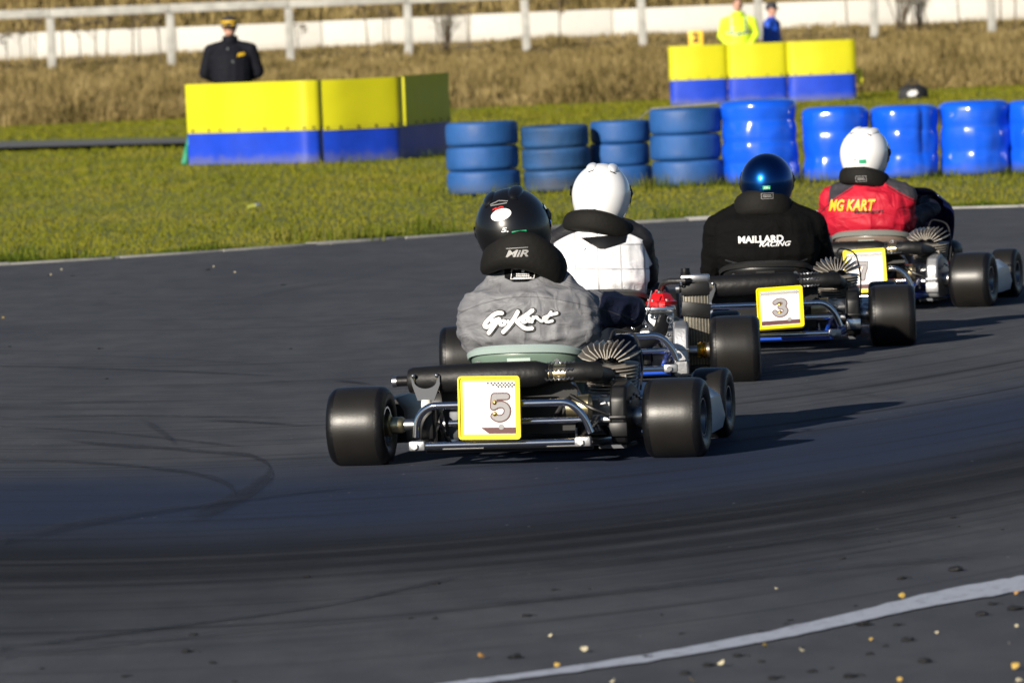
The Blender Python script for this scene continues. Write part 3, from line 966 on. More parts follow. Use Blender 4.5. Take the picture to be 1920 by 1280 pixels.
# ---- blue painted tyres, three to a stack
m_tyreblue = mat('blue_painted_rubber', (0.009, 0.068, 0.235), rough=.6, bump=.35, bscale=14, var=.22, vscale=4, rvar=.12)
m_tyreblue2 = mat('blue_paint_worn', (0.012, 0.058, 0.165), rough=.65, bump=.5, bscale=14, var=.3, vscale=5)
N = NT(m_tyreblue2)
grime(m_tyreblue, 0, .16, .55, (0.05, 0.055, 0.05), .5); grime(m_tyreblue2, 0, .16, .6, (0.06, 0.06, 0.055), .6)
m_inner = mat('bare_rubber', (0.02, 0.02, 0.022), rough=.8)
def tyre_mesh(R, h, seed, ribs):
    r = random.Random(seed)
    prof = [(R * .56, h * .30), (R * .62, h * .05), (R * .74, 0.0), (R * .90, h * .005), (R * .955, h * .035), (R * .988, h * .11), (R * .997, h * .22)]
    if ribs:
        for k in range(7):
            z = h * (.26 + .48 * k / 7); dz = h * .48 / 7
            prof += [(R, z + dz * .12), (R, z + dz * .62), (R * .985, z + dz * .70), (R * .985, z + dz * .95)]
    else: prof += [(R, h * .35), (R * 1.004, h * .5), (R, h * .65)]
    prof += [(R * .997, h * .78), (R * .988, h * .89), (R * .955, h * .965), (R * .90, h * .995), (R * .74, h), (R * .62, h * .95), (R * .56, h * .70)]
    ph = r.uniform(0, 6)
    return MB().lathe(prof, 48, closed=True, wob=lambda a, z: 1 + .008 * sin(2 * a + ph) + .004 * sin(5 * a + z * 30)).mesh('tyre', m_tyreblue2 if ribs else m_tyreblue, 50)
stacks = [(838, 975, 366, .665, 0, 'leftmost'), (980, 1108, 360, .605, 1, 'second from left'), (1108, 1222, 356, .62, 0, 'third from left'), (1222, 1357, 350, .715, 0, 'tallest, rightmost')]
YR = FPX * 1.55 / 318.5
pos = ['bottom', 'middle', 'topmost']
for si, (a, b, py, H, rib, lab) in enumerate(stacks):
    cx = (a + b) / 2
    Y = YR + (0, .05, .35, .1)[si]
    v = at_y(cx, 45 + CAM.z * FPX / Y - (cx - 960) * .04, Y)
    # at_y with the photo row gives x; the stack stands on the grass
    R = (b - a) / 2 / (FPX / Y); Y += R
    x0 = v.x * Y / (Y - R)
    h = H / 3
    for k in range(3):
        o = put('painted_tyre', tyre_mesh(R * (1 + random.uniform(-.012, .012)), h * .985, si * 3 + k, rib), None, (x0 + random.uniform(-.012, .012), Y + random.uniform(-.01, .01), k * h + .002), (radians(random.uniform(-.5, .5)), radians(random.uniform(-.7, .7)), random.uniform(0, 6)))
        tag(o, 'blue %s tyre, %s of the %s stack of three' % ('ribbed' if rib else 'smooth', pos[k], lab), 'tyre', 'blue tyres stacked along the grass')

# ---- glossy blue wrapped bundles
m_wrap = mat('glossy_blue_wrap', (0.005, 0.085, 0.66), rough=.22, coat=.6, bump=.35, bscale=5, var=.1, vscale=3)
grime(m_wrap, 0, .13, .55, (0.08, 0.09, 0.08), .35)
def wrap_mesh(R, H, nb, seed, dent):
    r = random.Random(seed); prof = []
    prof.append((R * .55, H * .94)); prof.append((R * .62, H * .985))
    prof = [(R * .9, 0.0)]
    K = nb * 8
    for k in range(1, K):
        t = k / K
        rr = R * (.965 + .035 * (abs(sin(pi * nb * t)) ** .6) + .012 * sin(t * 5 + seed))
        if t > .93: rr *= 1 - (t - .93) * 1.1
        prof.append((rr, H * t))
    prof += [(R * .84, H * .99), (R * .7, H), (R * .55, H * .985), (R * .4, H * .95)]
    mb = MB(); mb.lathe(prof, 64)
    vs = []
    for (x, y, z) in mb.v:
        a = math.atan2(y, x); q = math.hypot(x, y)
        n1 = noise.noise(Vector((cos(a) * 1.6 + seed, sin(a) * 1.6, z * 3.2)))
        n2 = noise.noise(Vector((cos(a) * 5 + seed, sin(a) * 5, z * 9)))
        n3 = noise.noise(Vector((cos(a) * 9 + seed, sin(a) * 9, z * 2.5)))
        d = .024 * n1 + .008 * n2 + .005 * n3
        for (da, dz, sa, sz, amp) in dent:
            dd = (a - da + pi) % (2 * pi) - pi
            d -= amp * math.exp(-(dd / sa) ** 2 - ((z - dz) / sz) ** 2)
        f = (q + d * min(1, q / R)) / max(q, 1e-6)
        vs.append((x * f, y * f, z))
    mb.v = vs
    return mb.mesh('wrap', m_wrap, 70)
bun = [(1355, 1500, .765, 4, []), (1505, 1630, .675, 3, []), (1634, 1762, .66, 3, [(-1.05, .42, .10, .28, .05), (-.8, .3, .2, .1, .03)]), (1762, 1895, .675, 3, [(-.5, .5, .2, .06, .05)]), (1890, 2020, .66, 3, []), (2026, 2155, .67, 3, [])]
labs = ['tall glossy blue wrapped bundle just right of the tyre stacks', 'glossy blue wrapped bundle between the tall one and the dented one', 'glossy blue wrapped bundle with a long crease behind the white helmet', 'glossy blue wrapped bundle bulging low on its right side', 'glossy blue wrapped bundle cut by the right edge of the picture', 'glossy blue wrapped bundle beyond the right edge of the picture']
for k, (a, b, H, nb, dn) in enumerate(bun):
    Y = YR + .02 * k; cx = (a + b) / 2; R = (b - a) / 2 / (FPX / Y) ; Y += R
    v = at_y(cx, 330 - (cx - 960) * .04, Y)
    o = put('wrapped_tyre_bundle', wrap_mesh(R, H, nb, k + 1, dn), None, (v.x, Y, 0))
    tag(o, labs[k], 'crash bundle', 'glossy blue wrapped tyre bundles')
# pale strap running back from the tallest tyre stack
m_strap = mat('pale_strap', (0.22, 0.21, 0.18), rough=.8)
a = at_y(1200, 222, YR + .9); b = at_y(1222, 206, YR + .5); c = at_y(1345, 190, YR + .4); c.z = .745
mb = MB().tube([Vector((a.x, a.y, a.z)) , Vector((b.x, b.y, b.z + .01)), Vector((c.x, c.y, c.z))], .006, 6)
mb.tube([Vector((a.x, a.y, a.z)), Vector((a.x - .05, a.y + .5, .0))], .006, 6)
tag(mb.build('strap', m_strap), 'thin pale strap tied over the tallest tyre stack', 'strap')

# drink can on the grass
m_can = mat('can_silver', (.6, .62, .65), rough=.3, metal=.8)
m_cany = mat('can_yellow', (.30, .32, .06), rough=.5)
v = at(475, 391)
cn = empty('crushed_bottle', (v.x, v.y, .022)); cn.scale = (.62, .62, .62); tag(cn, 'crushed yellow and silver bottle lying on the mown grass', 'bottle')
MB().lathe([(.0, -.09), (.03, -.085), (.034, -.03), (.027, 0), (.033, .03)], 14, axis='x', wob=lambda a, h: 1 + .15 * sin(2 * a + h * 40)).build('body', m_cany, cn)
MB().lathe([(.03, .03), (.034, .05), (.026, .08), (.013, .10), (.013, .115), (0, .118)], 14, axis='x').build('neck', m_can, cn)
cn.rotation_euler = (0, radians(-12), radians(20))

# weeds by the barriers and stacks
G = 'weed tufts at the foot of the barriers and tyres'
for k, (px, py, n_, h) in enumerate([(1002 - 600, 312, 30, .1), (648, 307, 26, .14), (700, 306, 22, .12), (820, 296, 30, .18), (842, 366, 50, .12), (975, 364, 50, .15), (1110, 360, 50, .14), (1212, 356, 50, .2), (1225, 352, 50, .16), (1290, 350, 40, .1), (1360, 350, 50, .17), (1500, 346, 60, .18), (1632, 338, 50, .13), (1765, 334, 50, .14), (1895, 330, 50, .16), (470, 313, 22, .09), (520, 312, 24, .1), (1600, 190, 20, .15), (1330, 203, 20, .12)]):
    o = weed_patch(px, py + 1, n_, h, spread=.12)
    wh = 'under the near marshal barriers' if px < 825 and py > 280 else 'under the far marshal barrier' if py < 210 else 'beside the leftmost tyre stack' if px < 1000 else 'between the smaller tyre stacks' if px < 1215 else 'under the tallest tyre stack' if px < 1340 else 'under the glossy blue bundles'
    tag(o, 'ragged green weed tuft growing %s' % wh, 'weed', G)
for k, (px, py) in enumerate([(20, 492), (130, 492), (560, 455), (640, 450), (662, 456), (820, 436), (690, 451), (1250, 414), (1045, 424)]):
    o = weed_patch(px, py - 4, 60, .17, spread=.13)
    tag(o, 'leafy weed clump at the grass edge beside the concrete edging', 'weed', 'weed clumps along the concrete edging')

# ---- litter on the asphalt
m_leaf = [mat('leaf_yellow', (0.38, 0.25, 0.05), rough=.7), mat('leaf_pale', (0.45, 0.40, 0.27), rough=.7), mat('leaf_orange', (0.32, 0.17, 0.04), rough=.7)]
def leaf_mesh(seed):
    r = random.Random(seed); vs = [(0, 0, .002)]; n = 12
    for k in range(n):
        a = 2 * pi * k / n; q = .014 * (1 + .28 * cos(a) + .10 * cos(3 * a)) * r.uniform(.9, 1.1)
        vs.append((q * cos(a), q * sin(a), .003 * sin(a * 2 + seed)))
    return MB().add(vs, [(0, 1 + k, 1 + (k + 1) % n) for k in range(n)]).mesh('leaf', m_leaf[seed % 3], 80, fix=False)
lm = [leaf_mesh(k) for k in range(6)]
lp = [(1031, 1192, 1), (901, 1232, 2), (1093, 1219, 1), (1043, 1248, 0), (1434, 1212, 0), (1503, 1221, 1), (1350, 1246, 1), (1632, 1199, 0), (1690, 1120, 0), (1297, 1277, 0), (1685, 1275, 0), (1902, 1252, 0), (1905, 1113, 2), (1910, 1278, 1), (1755, 1186, 1), (1892, 1206, 1), (1905, 1175, 1), (1455, 1104, 1), (440, 512, 1), (1205, 428, 2), (6, 597, 0), (115, 506, 1), (400, 500, 1), (95, 516, 1), (1148, 1279, 1), (620, 459, 1), (190, 478, 0), (250, 462, 1)]
for k, (px, py, c) in enumerate(lp):
    v = at(px, py, .005); s_ = random.uniform(.35, .72)
    o = put('fallen_leaf', lm[c + 3 * (k % 2)], None, (v.x, v.y, .004 + .010 * s_), (radians(random.uniform(25, 60)), radians(random.uniform(-25, 25)), random.uniform(-1.2, 1.2))); o.scale = (s_, s_ * .85, s_)
    cn_ = ('bright yellow', 'pale cream', 'orange brown')[c]
    wh = 'by the far grassy edge' if py < 700 else 'on the left, above the white line' if px < 1000 else 'right of the white line' if py > 1276 - (px - 858) * .175 + 6 else 'inside the white line'
    tag(o, 'small %s fallen leaf on the asphalt %s' % (cn_, wh), 'leaf', 'fallen leaves scattered on the asphalt')
m_marb = mat('rubber_crumb', (0.008, 0.008, 0.009), rough=.7, bump=.6, bscale=80)
def crumb_mesh(seed):
    r = random.Random(seed); mb = MB(); mb.ball((0, 0, .006), (.026, .02, .008), 10, 6)
    mb.v = [(x * (1 + .5 * noise.noise(Vector((x * 90, y * 90, seed)))), y * (1 + .5 * noise.noise(Vector((x * 90, y * 90, seed + 5)))), max(0, z * (1 + .7 * noise.noise(Vector((x * 60, y * 60, seed + 9)))))) for x, y, z in mb.v]
    if seed % 2: mb.tube([(.02, 0, .006), (.04, .008, .01), (.055, 0, .004)], .003, 5)
    return mb.mesh('rubber_crumb', m_marb)
cm = [crumb_mesh(k) for k in range(5)]
cp = [(818, 1093, .8), (1038, 1104, .6), (815, 1157, .6), (987, 1153, .9), (966, 1231, 1.4), (1579, 1045, .8), (1690, 1083, 1), (1792, 1068, 1.6), (1786, 969, .7), (1620, 1170, 1.5), (1214, 1231, .9), (1328, 1246, 1.1), (1284, 1261, 1), (1450, 1270, 1), (1631, 1224, .8), (1701, 1199, 1.3), (1681, 1170, .8), (1841, 1151, 1.3), (1902, 1141, 1.5), (1523, 1257, .9), (1427, 1238, .7), (1383, 1228, 1), (1733, 1239, 1.3), (1593, 1267, 1.2), (575, 1080, .9), (362, 1188, .9), (350, 1220, 1.1), (398, 1241, .8), (234, 1266, .7), (79, 1251, .5), (440, 1275, .5), (769, 1157, .5), (1535, 1162, .6), (1472, 1167, .4), (1604, 1134, .5), (1644, 1134, .5), (1276, 1186, .5), (1426, 1182, .6), (1480, 1161, .5), (1798, 985, .4), (1667, 1014, .3), (1878, 991, .4), (1240, 1150, .4), (1860, 1131, .9), (1660, 1209, .6), (1558, 1250, .5), (1500, 1212, .4), (90, 516, .5), (135, 517, .5), (390, 506, .8), (18, 649, .4), (186, 653, .5), (200, 709, .6), (530, 534, .6), (545, 653, .4), (1105, 1101, .3)]
for k, (px, py, s_) in enumerate(cp):
    v = at(px, py, .003)
    if py < 700: s_ *= 1.6
    s_ *= .55
    o = put('rubber_crumb', cm[k % 5], None, (v.x, v.y, .0), (0, 0, random.uniform(-.4, .4))); o.scale = (s_, s_, s_)
    wh = 'behind the karts near the far edge' if py < 700 else 'in the left foreground' if px < 800 else 'outside the white line in the right foreground' if py > 1276 - (px - 858) * .175 + 6 else 'on the track side of the white line'
    tag(o, '%s crumb of black tyre rubber %s' % ('larger' if s_ > .6 else 'tiny', wh), 'rubber debris', 'rubber crumbs scattered on the asphalt')
# ================================================================== karts
m_tread = mat('slick_tread', (0.012, 0.011, 0.010), rough=.38, spec=.42, bump=.03, bscale=120, var=.2, vscale=9)
m_side = mat('tyre_sidewall', (0.004, 0.004, 0.005), rough=.42, spec=.35, bump=.15, bscale=60)
m_rim = mat('magnesium_rim', (0.16, 0.17, 0.19), rough=.35, metal=.9)
m_rimlip = mat('rim_lip', (0.55, 0.56, 0.58), rough=.2, metal=1)
m_chrome = mat('chrome_tube', (0.70, 0.70, 0.73), rough=.07, metal=1, var=.06, vscale=30)
m_steel = mat('steel', (0.42, 0.42, 0.43), rough=.35, metal=1, var=.2, vscale=40)
m_alu = mat('cast_aluminium', (0.36, 0.365, 0.375), rough=.42, metal=.8, bump=.12, bscale=60, var=.25, vscale=25)
m_brass = mat('gold_anodised', (0.85, 0.52, 0.10), rough=.25, metal=1)
m_brass2 = mat('worn_brass', (0.50, 0.42, 0.25), rough=.35, metal=1)
m_matblk = mat('black_heat_paint', (0.006, 0.006, 0.0065), rough=.5, spec=.3, bump=.2, bscale=40, var=.3, vscale=15)
m_blk = mat('black_plastic', (0.004, 0.004, 0.0045), rough=.42, spec=.35)
m_gun = mat('gunmetal_bracket', (0.06, 0.065, 0.075), rough=.5, metal=.5)
m_rub = mat('black_rubber_hose', (0.008, 0.008, 0.009), rough=.5, bump=.15, bscale=50)
m_fin = mat('fin_metal', (0.36, 0.33, 0.29), rough=.45, metal=.5, var=.25, vscale=40)
m_finblk = mat('cylinder_black', (0.005, 0.005, 0.005), rough=.5)
m_frblk = mat('frame_black', (0.004, 0.0045, 0.007), rough=.3, coat=.3)
m_frblue = mat('frame_blue', (0.010, 0.07, 0.50), rough=.3, coat=.5)
m_ply = mat('plate_yellow', (0.88, 0.70, 0.0), rough=.4)
m_plw = mat('plate_white', (0.80, 0.79, 0.78), rough=.5, var=.04, vscale=12)
m_grey = mat('digit_grey', (0.26, 0.255, 0.26), rough=.6)
m_brown = mat('digit_outline_maroon', (0.09, 0.03, 0.03), rough=.6)
m_pod = mat('sidepod_plastic', (0.36, 0.40, 0.46), rough=.4, coat=.2)
m_redhead = mat('red_anodised', (0.62, 0.01, 0.015), rough=.28, metal=.35, coat=.4)
m_rad = mat('radiator_core', (0.10, 0.092, 0.075), rough=.45, metal=.7, var=.25, vscale=30, stretch=(6, 1, 1))
m_radt = mat('radiator_tube', (0.19, 0.175, 0.14), rough=.5, metal=.6, var=.3, vscale=40)
m_white2 = mat('nylon_white', (0.72, 0.70, 0.64), rough=.5)
m_red = mat('red_print', (0.6, 0.02, 0.02), rough=.5)
m_orange = mat('orange_print', (0.85, 0.16, 0.02), rough=.5)
m_green = mat('green_sticker', (0.02, 0.35, 0.16), rough=.5)
m_silverprint = mat('silver_print', (0.22, 0.215, 0.21), rough=.5)
m_navy = mat('navy_fairing', (0.006, 0.010, 0.045), rough=.22, coat=.7)
m_lightblue = mat('light_blue_print', (0.10, 0.25, 0.6), rough=.4)
m_gold = mat('gold_print', (0.80, 0.42, 0.02), rough=.5)

class K:
    """one kart: its Empty and its local frame (x right, y forward, origin on the ground under the rear axle)"""
    def __init__(s, name, x, y, yaw, label):
        s.r = empty(name, (x, y, 0), -radians(yaw)); tag(s.r, label, 'go kart', 'racing go karts rounding the bend')
        s.M = Matrix.Translation((x, y, 0)) @ Matrix.Rotation(-radians(yaw), 4, 'Z')
        s.inv = s.M.inverted()
        s.cam = s.inv @ CAM
    def loc(s, px, py, ly):
        """local point at local depth ly seen at a pixel of the photograph"""
        d = s.inv.to_3x3() @ ray(px, py)
        return s.cam + d * ((ly - s.cam.y) / d.y)

def wheel(k, x, y, R, W, label=None, hub=m_brass2, side=1):
    """x sign gives the side; tyre (tread + sidewall) on a dished rim"""
    def prof(Rr):
        h = W / 2
        return [(Rr * .47, -h * .80), (Rr * .56, -h * .93), (Rr * .78, -h), (Rr * .90, -h * .96), (Rr * .965, -h * .84), (Rr * .985, -h * .72)]
    pl = prof(R)
    w_ = empty('wheel', (x, y, R - .003)); w_.parent = k.r; w_.location = (x, y, R - .003)
    side_prof = pl + [(R * .975, -W * .3), (R * .975, W * .3)] + [(r, -h) for r, h in reversed(pl)] + [(R * .47, W * .40), (R * .47, -W * .40)]
    MB().lathe(side_prof, 56, axis='x', closed=True).build('tyre', m_side, w_, 50)
    tp = [(R * .978, -W * .375), (R * .990, -W * .34), (R * .998, -W * .2), (R, 0), (R * .998, W * .2), (R * .990, W * .34), (R * .978, W * .375), (R * .96, W * .3), (R * .96, -W * .3)]
    MB().lathe(tp, 64, axis='x', closed=True).build('tread', m_tread, w_, 60)
    rr = R * .47
    rim = [(rr, -W * .42), (rr * .95, -W * .44), (rr * .88, -W * .40), (rr * .80, -W * .2), (rr * .80, W * .2), (rr * .88, W * .40), (rr * .95, W * .44), (rr, W * .42), (rr * .97, W * .2), (rr * .97, -W * .2)]
    MB().lathe(rim, 40, axis='x', closed=True).build('rim', m_rim, w_)
    for s_ in (-1, 1): MB().lathe([(rr * .93, s_ * W * .425), (rr * 1.02, s_ * W * .425), (rr * 1.02, s_ * W * .45), (rr * .93, s_ * W * .45)], 40, axis='x', closed=True).build('rim_lip', m_rimlip, w_)
    sgn = 1 if x > 0 else -1
    MB().lathe([(0, -.012), (rr * .86, -.012), (rr * .86, .012), (0, .012)], 24, axis='x', c=(sgn * W * .12, 0, 0)).build('rim_disc', m_rim, w_)
    hb = [(0, -W * .74), (.024, -W * .74), (.030, -W * .70), (.030, -W * .52), (.040, -W * .50), (.040, -W * .30), (.030, -W * .2), (.030, W * .3), (0, W * .3)]
    hb = [(r, h * sgn) for r, h in hb]
    MB().lathe(hb, 20, axis='x').build('hub', hub, w_)
    for q in range(3):
        a = 2 * pi * q / 3 + .4
        MB().lathe([(0, -.02), (.008, -.02), (.008, .02), (0, .02)], 6, axis='x', c=(sgn * W * .12, .034 * cos(a), .034 * sin(a))).build('wheel_nut', m_steel, w_)
    return w_

def air_engine(k, x, y, z, case, tilt=0):
    """fan-finned air cooled engine: origin at the base of the head"""
    e = MB(); e.lathe([(.0, -.10), (.052, -.10), (.056, -.02), (.050, .0), (.028, .018), (.0, .02)], 24).ball((0, 0, .012), (.02, .06, .016), 10, 6)
    en = e.build('engine', m_finblk, k.r)
    en.location = (x, y, z); en.rotation_euler = (radians(tilt), 0, 0)
    # head fins: thin plates fanned out from the plug
    for i in range(12):
        a = radians(-72 + 144 * i / 11)
        L = .060 + .046 * abs(sin(a)) ** 1.3
        base = .020 + .028 * abs(sin(a))
        r0_, r1_ = base, L + .010
        mb = MB(); t = .0019
        d = Vector((sin(a), 0, cos(a))); n_ = Vector((cos(a), 0, -sin(a)))
        y0, y1 = -.088, .030
        vs = []
        for (rr_, yy) in ((r0_, y0), (r1_ * .80, y0), (r1_, y0 * .62), (r1_, y1 * .62), (r1_ * .80, y1), (r0_, y1)):
            for s_ in (-1, 1): vs.append(d * rr_ + n_ * t * s_ + Vector((0, yy, 0)))
        fs = [tuple(range(0, 12, 2)), tuple(reversed(range(1, 12, 2)))] + [(2 * j, 2 * j + 1, (2 * j + 3) % 12, (2 * j + 2) % 12) for j in range(6)]
        mb.add(vs, fs); mb.build('head_fin', m_fin, en)
    # cylinder fins: stacked oval rings
    for i in range(8):
        z_ = -.006 - .0125 * i; R = .102 - .0022 * i
        vs = []
        mb = MB()
        mb.lathe([(.045, z_ - .001), (R, z_ - .0018 - .004), (R, z_ + .0012 - .004), (.045, z_ + .002)], 32, closed=True, wob=lambda a, h: 1 - .13 * abs(sin(a)) ** 2)
        mb.build('cylinder_fin', m_fin, en)
    # square exhaust-side fins at the rear right
    for i in range(5):
        MB().box((.042, -.088, -.036 - .0135 * i), (.05, .022, .0028)).build('port_fin', m_fin, en)
    MB().box((.068, -.090, -.063), (.005, .016, .062)).build('port_rib', m_fin, en)
    MB().lathe([(.0, -.1), (.010, -.1), (.012, -.115), (.006, -.122), (0, -.122)], 12, axis='y', c=(.018, 0, -.045)).build('port_nut', m_steel, en)
    MB().box((0, 0, .05), (.022, .022, .06), None, .005).build('plug_cap', m_blk, en)
    MB().tube(soften([(0, 0, .08), (.01, .03, .115), (.09, .06, .09), (.11, .02, -.02), (.105, -.02, -.10)], .04), .0042, 7).build('plug_lead', m_rub, en)
    # crankcase, carburettor side and cover
    MB().box((-.015, .0, -.165), (.13, .17, .13), None, .02).lathe([(0, -.085), (.062, -.085), (.062, .05), (0, .05)], 28, axis='x', c=(-.06, -.02, -.19)).build('crankcase', m_alu, en)
    for dx, dz in ((-.05, -.12), (-.02, -.135), (-.055, -.155), (-.015, -.105), (-.035, -.175)):
        MB().box((dx, -.092, dz), (.028, .014, .010), (0, radians(random.uniform(-25, 25)), 0), .003).build('casting_lug', m_alu, en)
    return en

def digit2d(d, h, w):
    if d == '5': L = [[(.27, .42), (-.20, .42)], [(-.20, .42), (-.24, .03)], [(-.24, .03), (-.10, .10), (.06, .12), (.20, .07), (.28, -.05), (.28, -.18), (.21, -.32), (.06, -.40), (-.10, -.40), (-.23, -.32)]]
    elif d == '3': L = [[(-.25, .30), (-.12, .40), (.06, .42), (.20, .35), (.24, .22), (.16, .09), (.0, .04)], [(.0, .04), (.18, -.02), (.27, -.14), (.24, -.29), (.10, -.40), (-.08, -.41), (-.20, -.35), (-.28, -.24)]]
    else: L = [[(-.27, .40), (.27, .40), (.14, .16), (.02, -.12), (-.04, -.42)]]
    return strokes2d([[(a * h, b * h) for a, b in l] for l in L], w * h, smooth=0 if d == '7' else 3)

def kart(name, x, y, yaw, label, o):
    k = K(name, x, y, yaw, label); r = k.r
    fr = o.get('frame', m_frblk)
    # wheels
    for sx in (-1, 1):
        wheel(k, sx * .572, 0, .142, .212, hub=o.get('hub', m_brass2))
    for sx in (-1, 1): wheel(k, sx * .515, 1.03, .130, .135, hub=m_steel)
    # rear axle, bearing carriers, brake disc, sprocket
    MB().lathe([(0, -.52), (.020, -.52), (.020, .52), (0, .52)], 20, axis='x', c=(0, 0, .139)).build('rear_axle', m_steel, r)
    for xx in (-.30, .20):
        MB().box((xx, 0, .135), (.035, .10, .15), None, .012).lathe([(0, -.022), (.042, -.022), (.042, .022), (0, .022)], 24, axis='x', c=(xx, 0, .139)).build('bearing_carrier', m_blk, r)
    MB().lathe([(.02, -.003), (.095, -.003), (.095, .003), (.02, .003)], 36, axis='x', c=(-.20, 0, .139), closed=True).build('brake_disc', m_steel, r)
    MB().box((-.20, -.085, .14), (.06, .05, .10), None, .008).build('brake_caliper', m_gun, r)
    MB().lathe([(.02, -.004), (.085, -.004), (.09, 0), (.085, .004), (.02, .004)], 36, axis='x', c=(.36, 0, .139), closed=True).build('sprocket', m_gun, r)
    # frame rails
    for sx in (-1, 1):
        MB().tube(soften([(sx * .29, -.20, .075), (sx * .31, .25, .050), (sx * .34, .75, .045), (sx * .20, 1.05, .06), (sx * .17, 1.38, .06)], .08), .0155, 10).build('frame_rail', fr, r)
        MB().tube([(sx * .27, -.24, .085), (sx * .29, -.02, .145), (sx * .30, .20, .06)], .011, 8).build('frame_brace', fr, r)
        MB().tube([(sx * .17, .98, .06), (sx * .38, 1.02, .10), (sx * .46, 1.03, .13)], .015, 8).build('stub_axle_arm', fr, r)
    for yy in (-.17, .45, .78): MB().tube([(-.30, yy, .06), (.30, yy, .06)], .0145, 10).build('cross_member', fr, r)
    MB().box((0, .80, .035), (.56, .78, .004)).build('floor_tray', m_gun, r)
    # rear bumper: bent upper hoop plus straight lower bar with end blocks
    b0, b1 = o.get('bump', (-.32, .31)); yb = -.285
    zl, zu = .082, .222
    up = soften([(b0 + .01, yb, zl + .03), (b0 + .015, yb, zu - .045), (b0 + .06, yb - .01, zu), (b1 - .06, yb - .01, zu), (b1 - .015, yb, zu - .05), (b1 + .005, yb + .01, zl + .03)], .045, 6)
    MB().tube(up, .0135, 12).build('bumper_hoop', m_chrome, r)
    MB().tube([(b0 + .03, yb, zl), (b1 - .03, yb, zl)], .0125, 12).build('bumper_bar', m_chrome, r)
    MB().tube([(b0 + .12, yb + .05, .155), (b1 - .02, yb + .05, .155)], .011, 10).build('inner_bar', m_chrome, r)
    for xx in (b0 + .015, b1 - .02):
        MB().box((xx, yb - .004, zl), (.058, .034, .034), None, .006).build('bumper_clamp', m_alu, r)
        MB().lathe([(0, -.008), (.012, -.008), (.012, .004), (0, .004)], 6, axis='y', c=(xx - .006, yb - .024, zl)).build('clamp_bolt', m_steel, r)
    for sx in (b0 + .04, b1 - .04): MB().tube([(sx, yb, zl), (sx * .92, -.16, .075)], .012, 8).build('bumper_stay', fr, r)
    # muffler lying across the kart behind the seat
    if o.get('muffler', True):
        zm, ym = o.get('zm', .312), -.155
        x0, x1 = o.get('mx', (-.36, .155))
        A, B = Vector((x0, ym, zm - .008)), Vector((x1, ym, zm + .004))
        d = (B - A).normalized()
        L = (B - A).length
        P = [A, A + d * .006, A + d * .02, A + d * (L * .5), B - d * .05, B - d * .008, B]
        MB().tube(P, [.024, .042, .047, .052, .048, .036, .026], 28).build('muffler', m_matblk, r)
        MB().tube([A - d * .055, A + d * .01], .018, 16).build('tail_pipe', m_matblk, r)
        MB().tube([A - d * .056, A - d * .040], .0195, 16).build('tail_pipe_lip', m_steel, r)
        MB().tube([B - d * .01, B + d * .07], [.030, .029], 20).build('flex_joint', m_brass2 if o.get('bronze', 1) else m_matblk, r)
        MB().tube([B + d * .0, B + d * .012], .034, 20).tube([B + d * .06, B + d * .075], .034, 20).build('joint_ring', m_matblk, r)
        for dy, dz in ((-.034, .012), (-.034, -.020), (0.0, .036)):
            q = [B + d * (-.012 + .1 * t / 20) + Vector((0, dy + .003 * sin(t * 2.2), dz + .003 * cos(t * 2.2))) for t in range(21)]
            MB().tube(q, .0032, 5).build('exhaust_spring', m_steel, r)
        E0 = B + d * .07; ex = o.get('ex', .30)
        MB().tube(soften([E0, E0 + d * .05, Vector((ex, ym + .03, zm + .005)), Vector((ex + .02, .02, zm - .03))], .05, 6), [.034, .036] + [.033] * 12, 18).build('exhaust_header', m_matblk, r) if False else \
        MB().tube([E0, E0 + d * .04, E0 + d * .09 + Vector((0, .015, -.002)), Vector((ex, ym + .08, zm - .006)), Vector((ex + .02, .05, zm - .02))], [.033, .037, .036, .033, .028], 18).build('exhaust_header', m_matblk, r)
        # mount bracket with rubber
        xb = x0 + .075
        sad = [(xb + .052 * cos(a), zm - .004 + .052 * sin(a)) for a in [pi + pi * t / 10 for t in range(11)]]
        out = [(xb - .052, zm + .012)] + [(xb - .052 * cos(pi * t / 10) * .80, zm - .004 - .030 * sin(pi * t / 10)) for t in range(11)] + [(xb + .052, zm + .012), (xb + .052, zm - .02), (xb + .030, zm - .075), (xb - .030, zm - .075), (xb - .048, zm - .02)]
        MB().prism(out, ym - .060, ym - .050).build('muffler_bracket', m_gun, r)
        MB().lathe([(0, zm - .115), (.017, zm - .115), (.019, zm - .10), (.019, zm - .085), (.017, zm - .073), (0, zm - .073)], 16, c=(xb, ym - .055, 0)).build('mount_rubber', m_white2, r)
        MB().box((xb, ym - .055, (zm - .115 + .09) / 2 + .01), (.052, .045, zm - .115 - .09), None, .006).build('mount_post', m_blk, r)
        for dx in (-.042, .042):
            ring = [Vector((xb + dx, ym + .051 * cos(a), zm + .051 * sin(a))) for a in [radians(-200 + 230 * t / 16) for t in range(17)]]
            MB().tube(ring, .0042, 6).build('clamp_spring', m_brass2, r)
            MB().ball((xb + dx, ym - .060, zm + .012), .008, 8, 6).build('clamp_bolt', m_steel, r)
    # seat shell
    sc = o.get('seat', (0.15, .2, .17)); seat_m = mat('seat_fibreglass', sc, rough=.35, coat=.3, var=.15, vscale=8)
    lip_m = mat('seat_lip', o.get('lip', (0.26, .33, .30)), rough=.4)
    sh, sx0 = o.get('seat_h', .395), o.get('seat_x', -.01)
    mb = MB(); vs = []; fs = []; nu, nv = 28, 12
    lipv = []
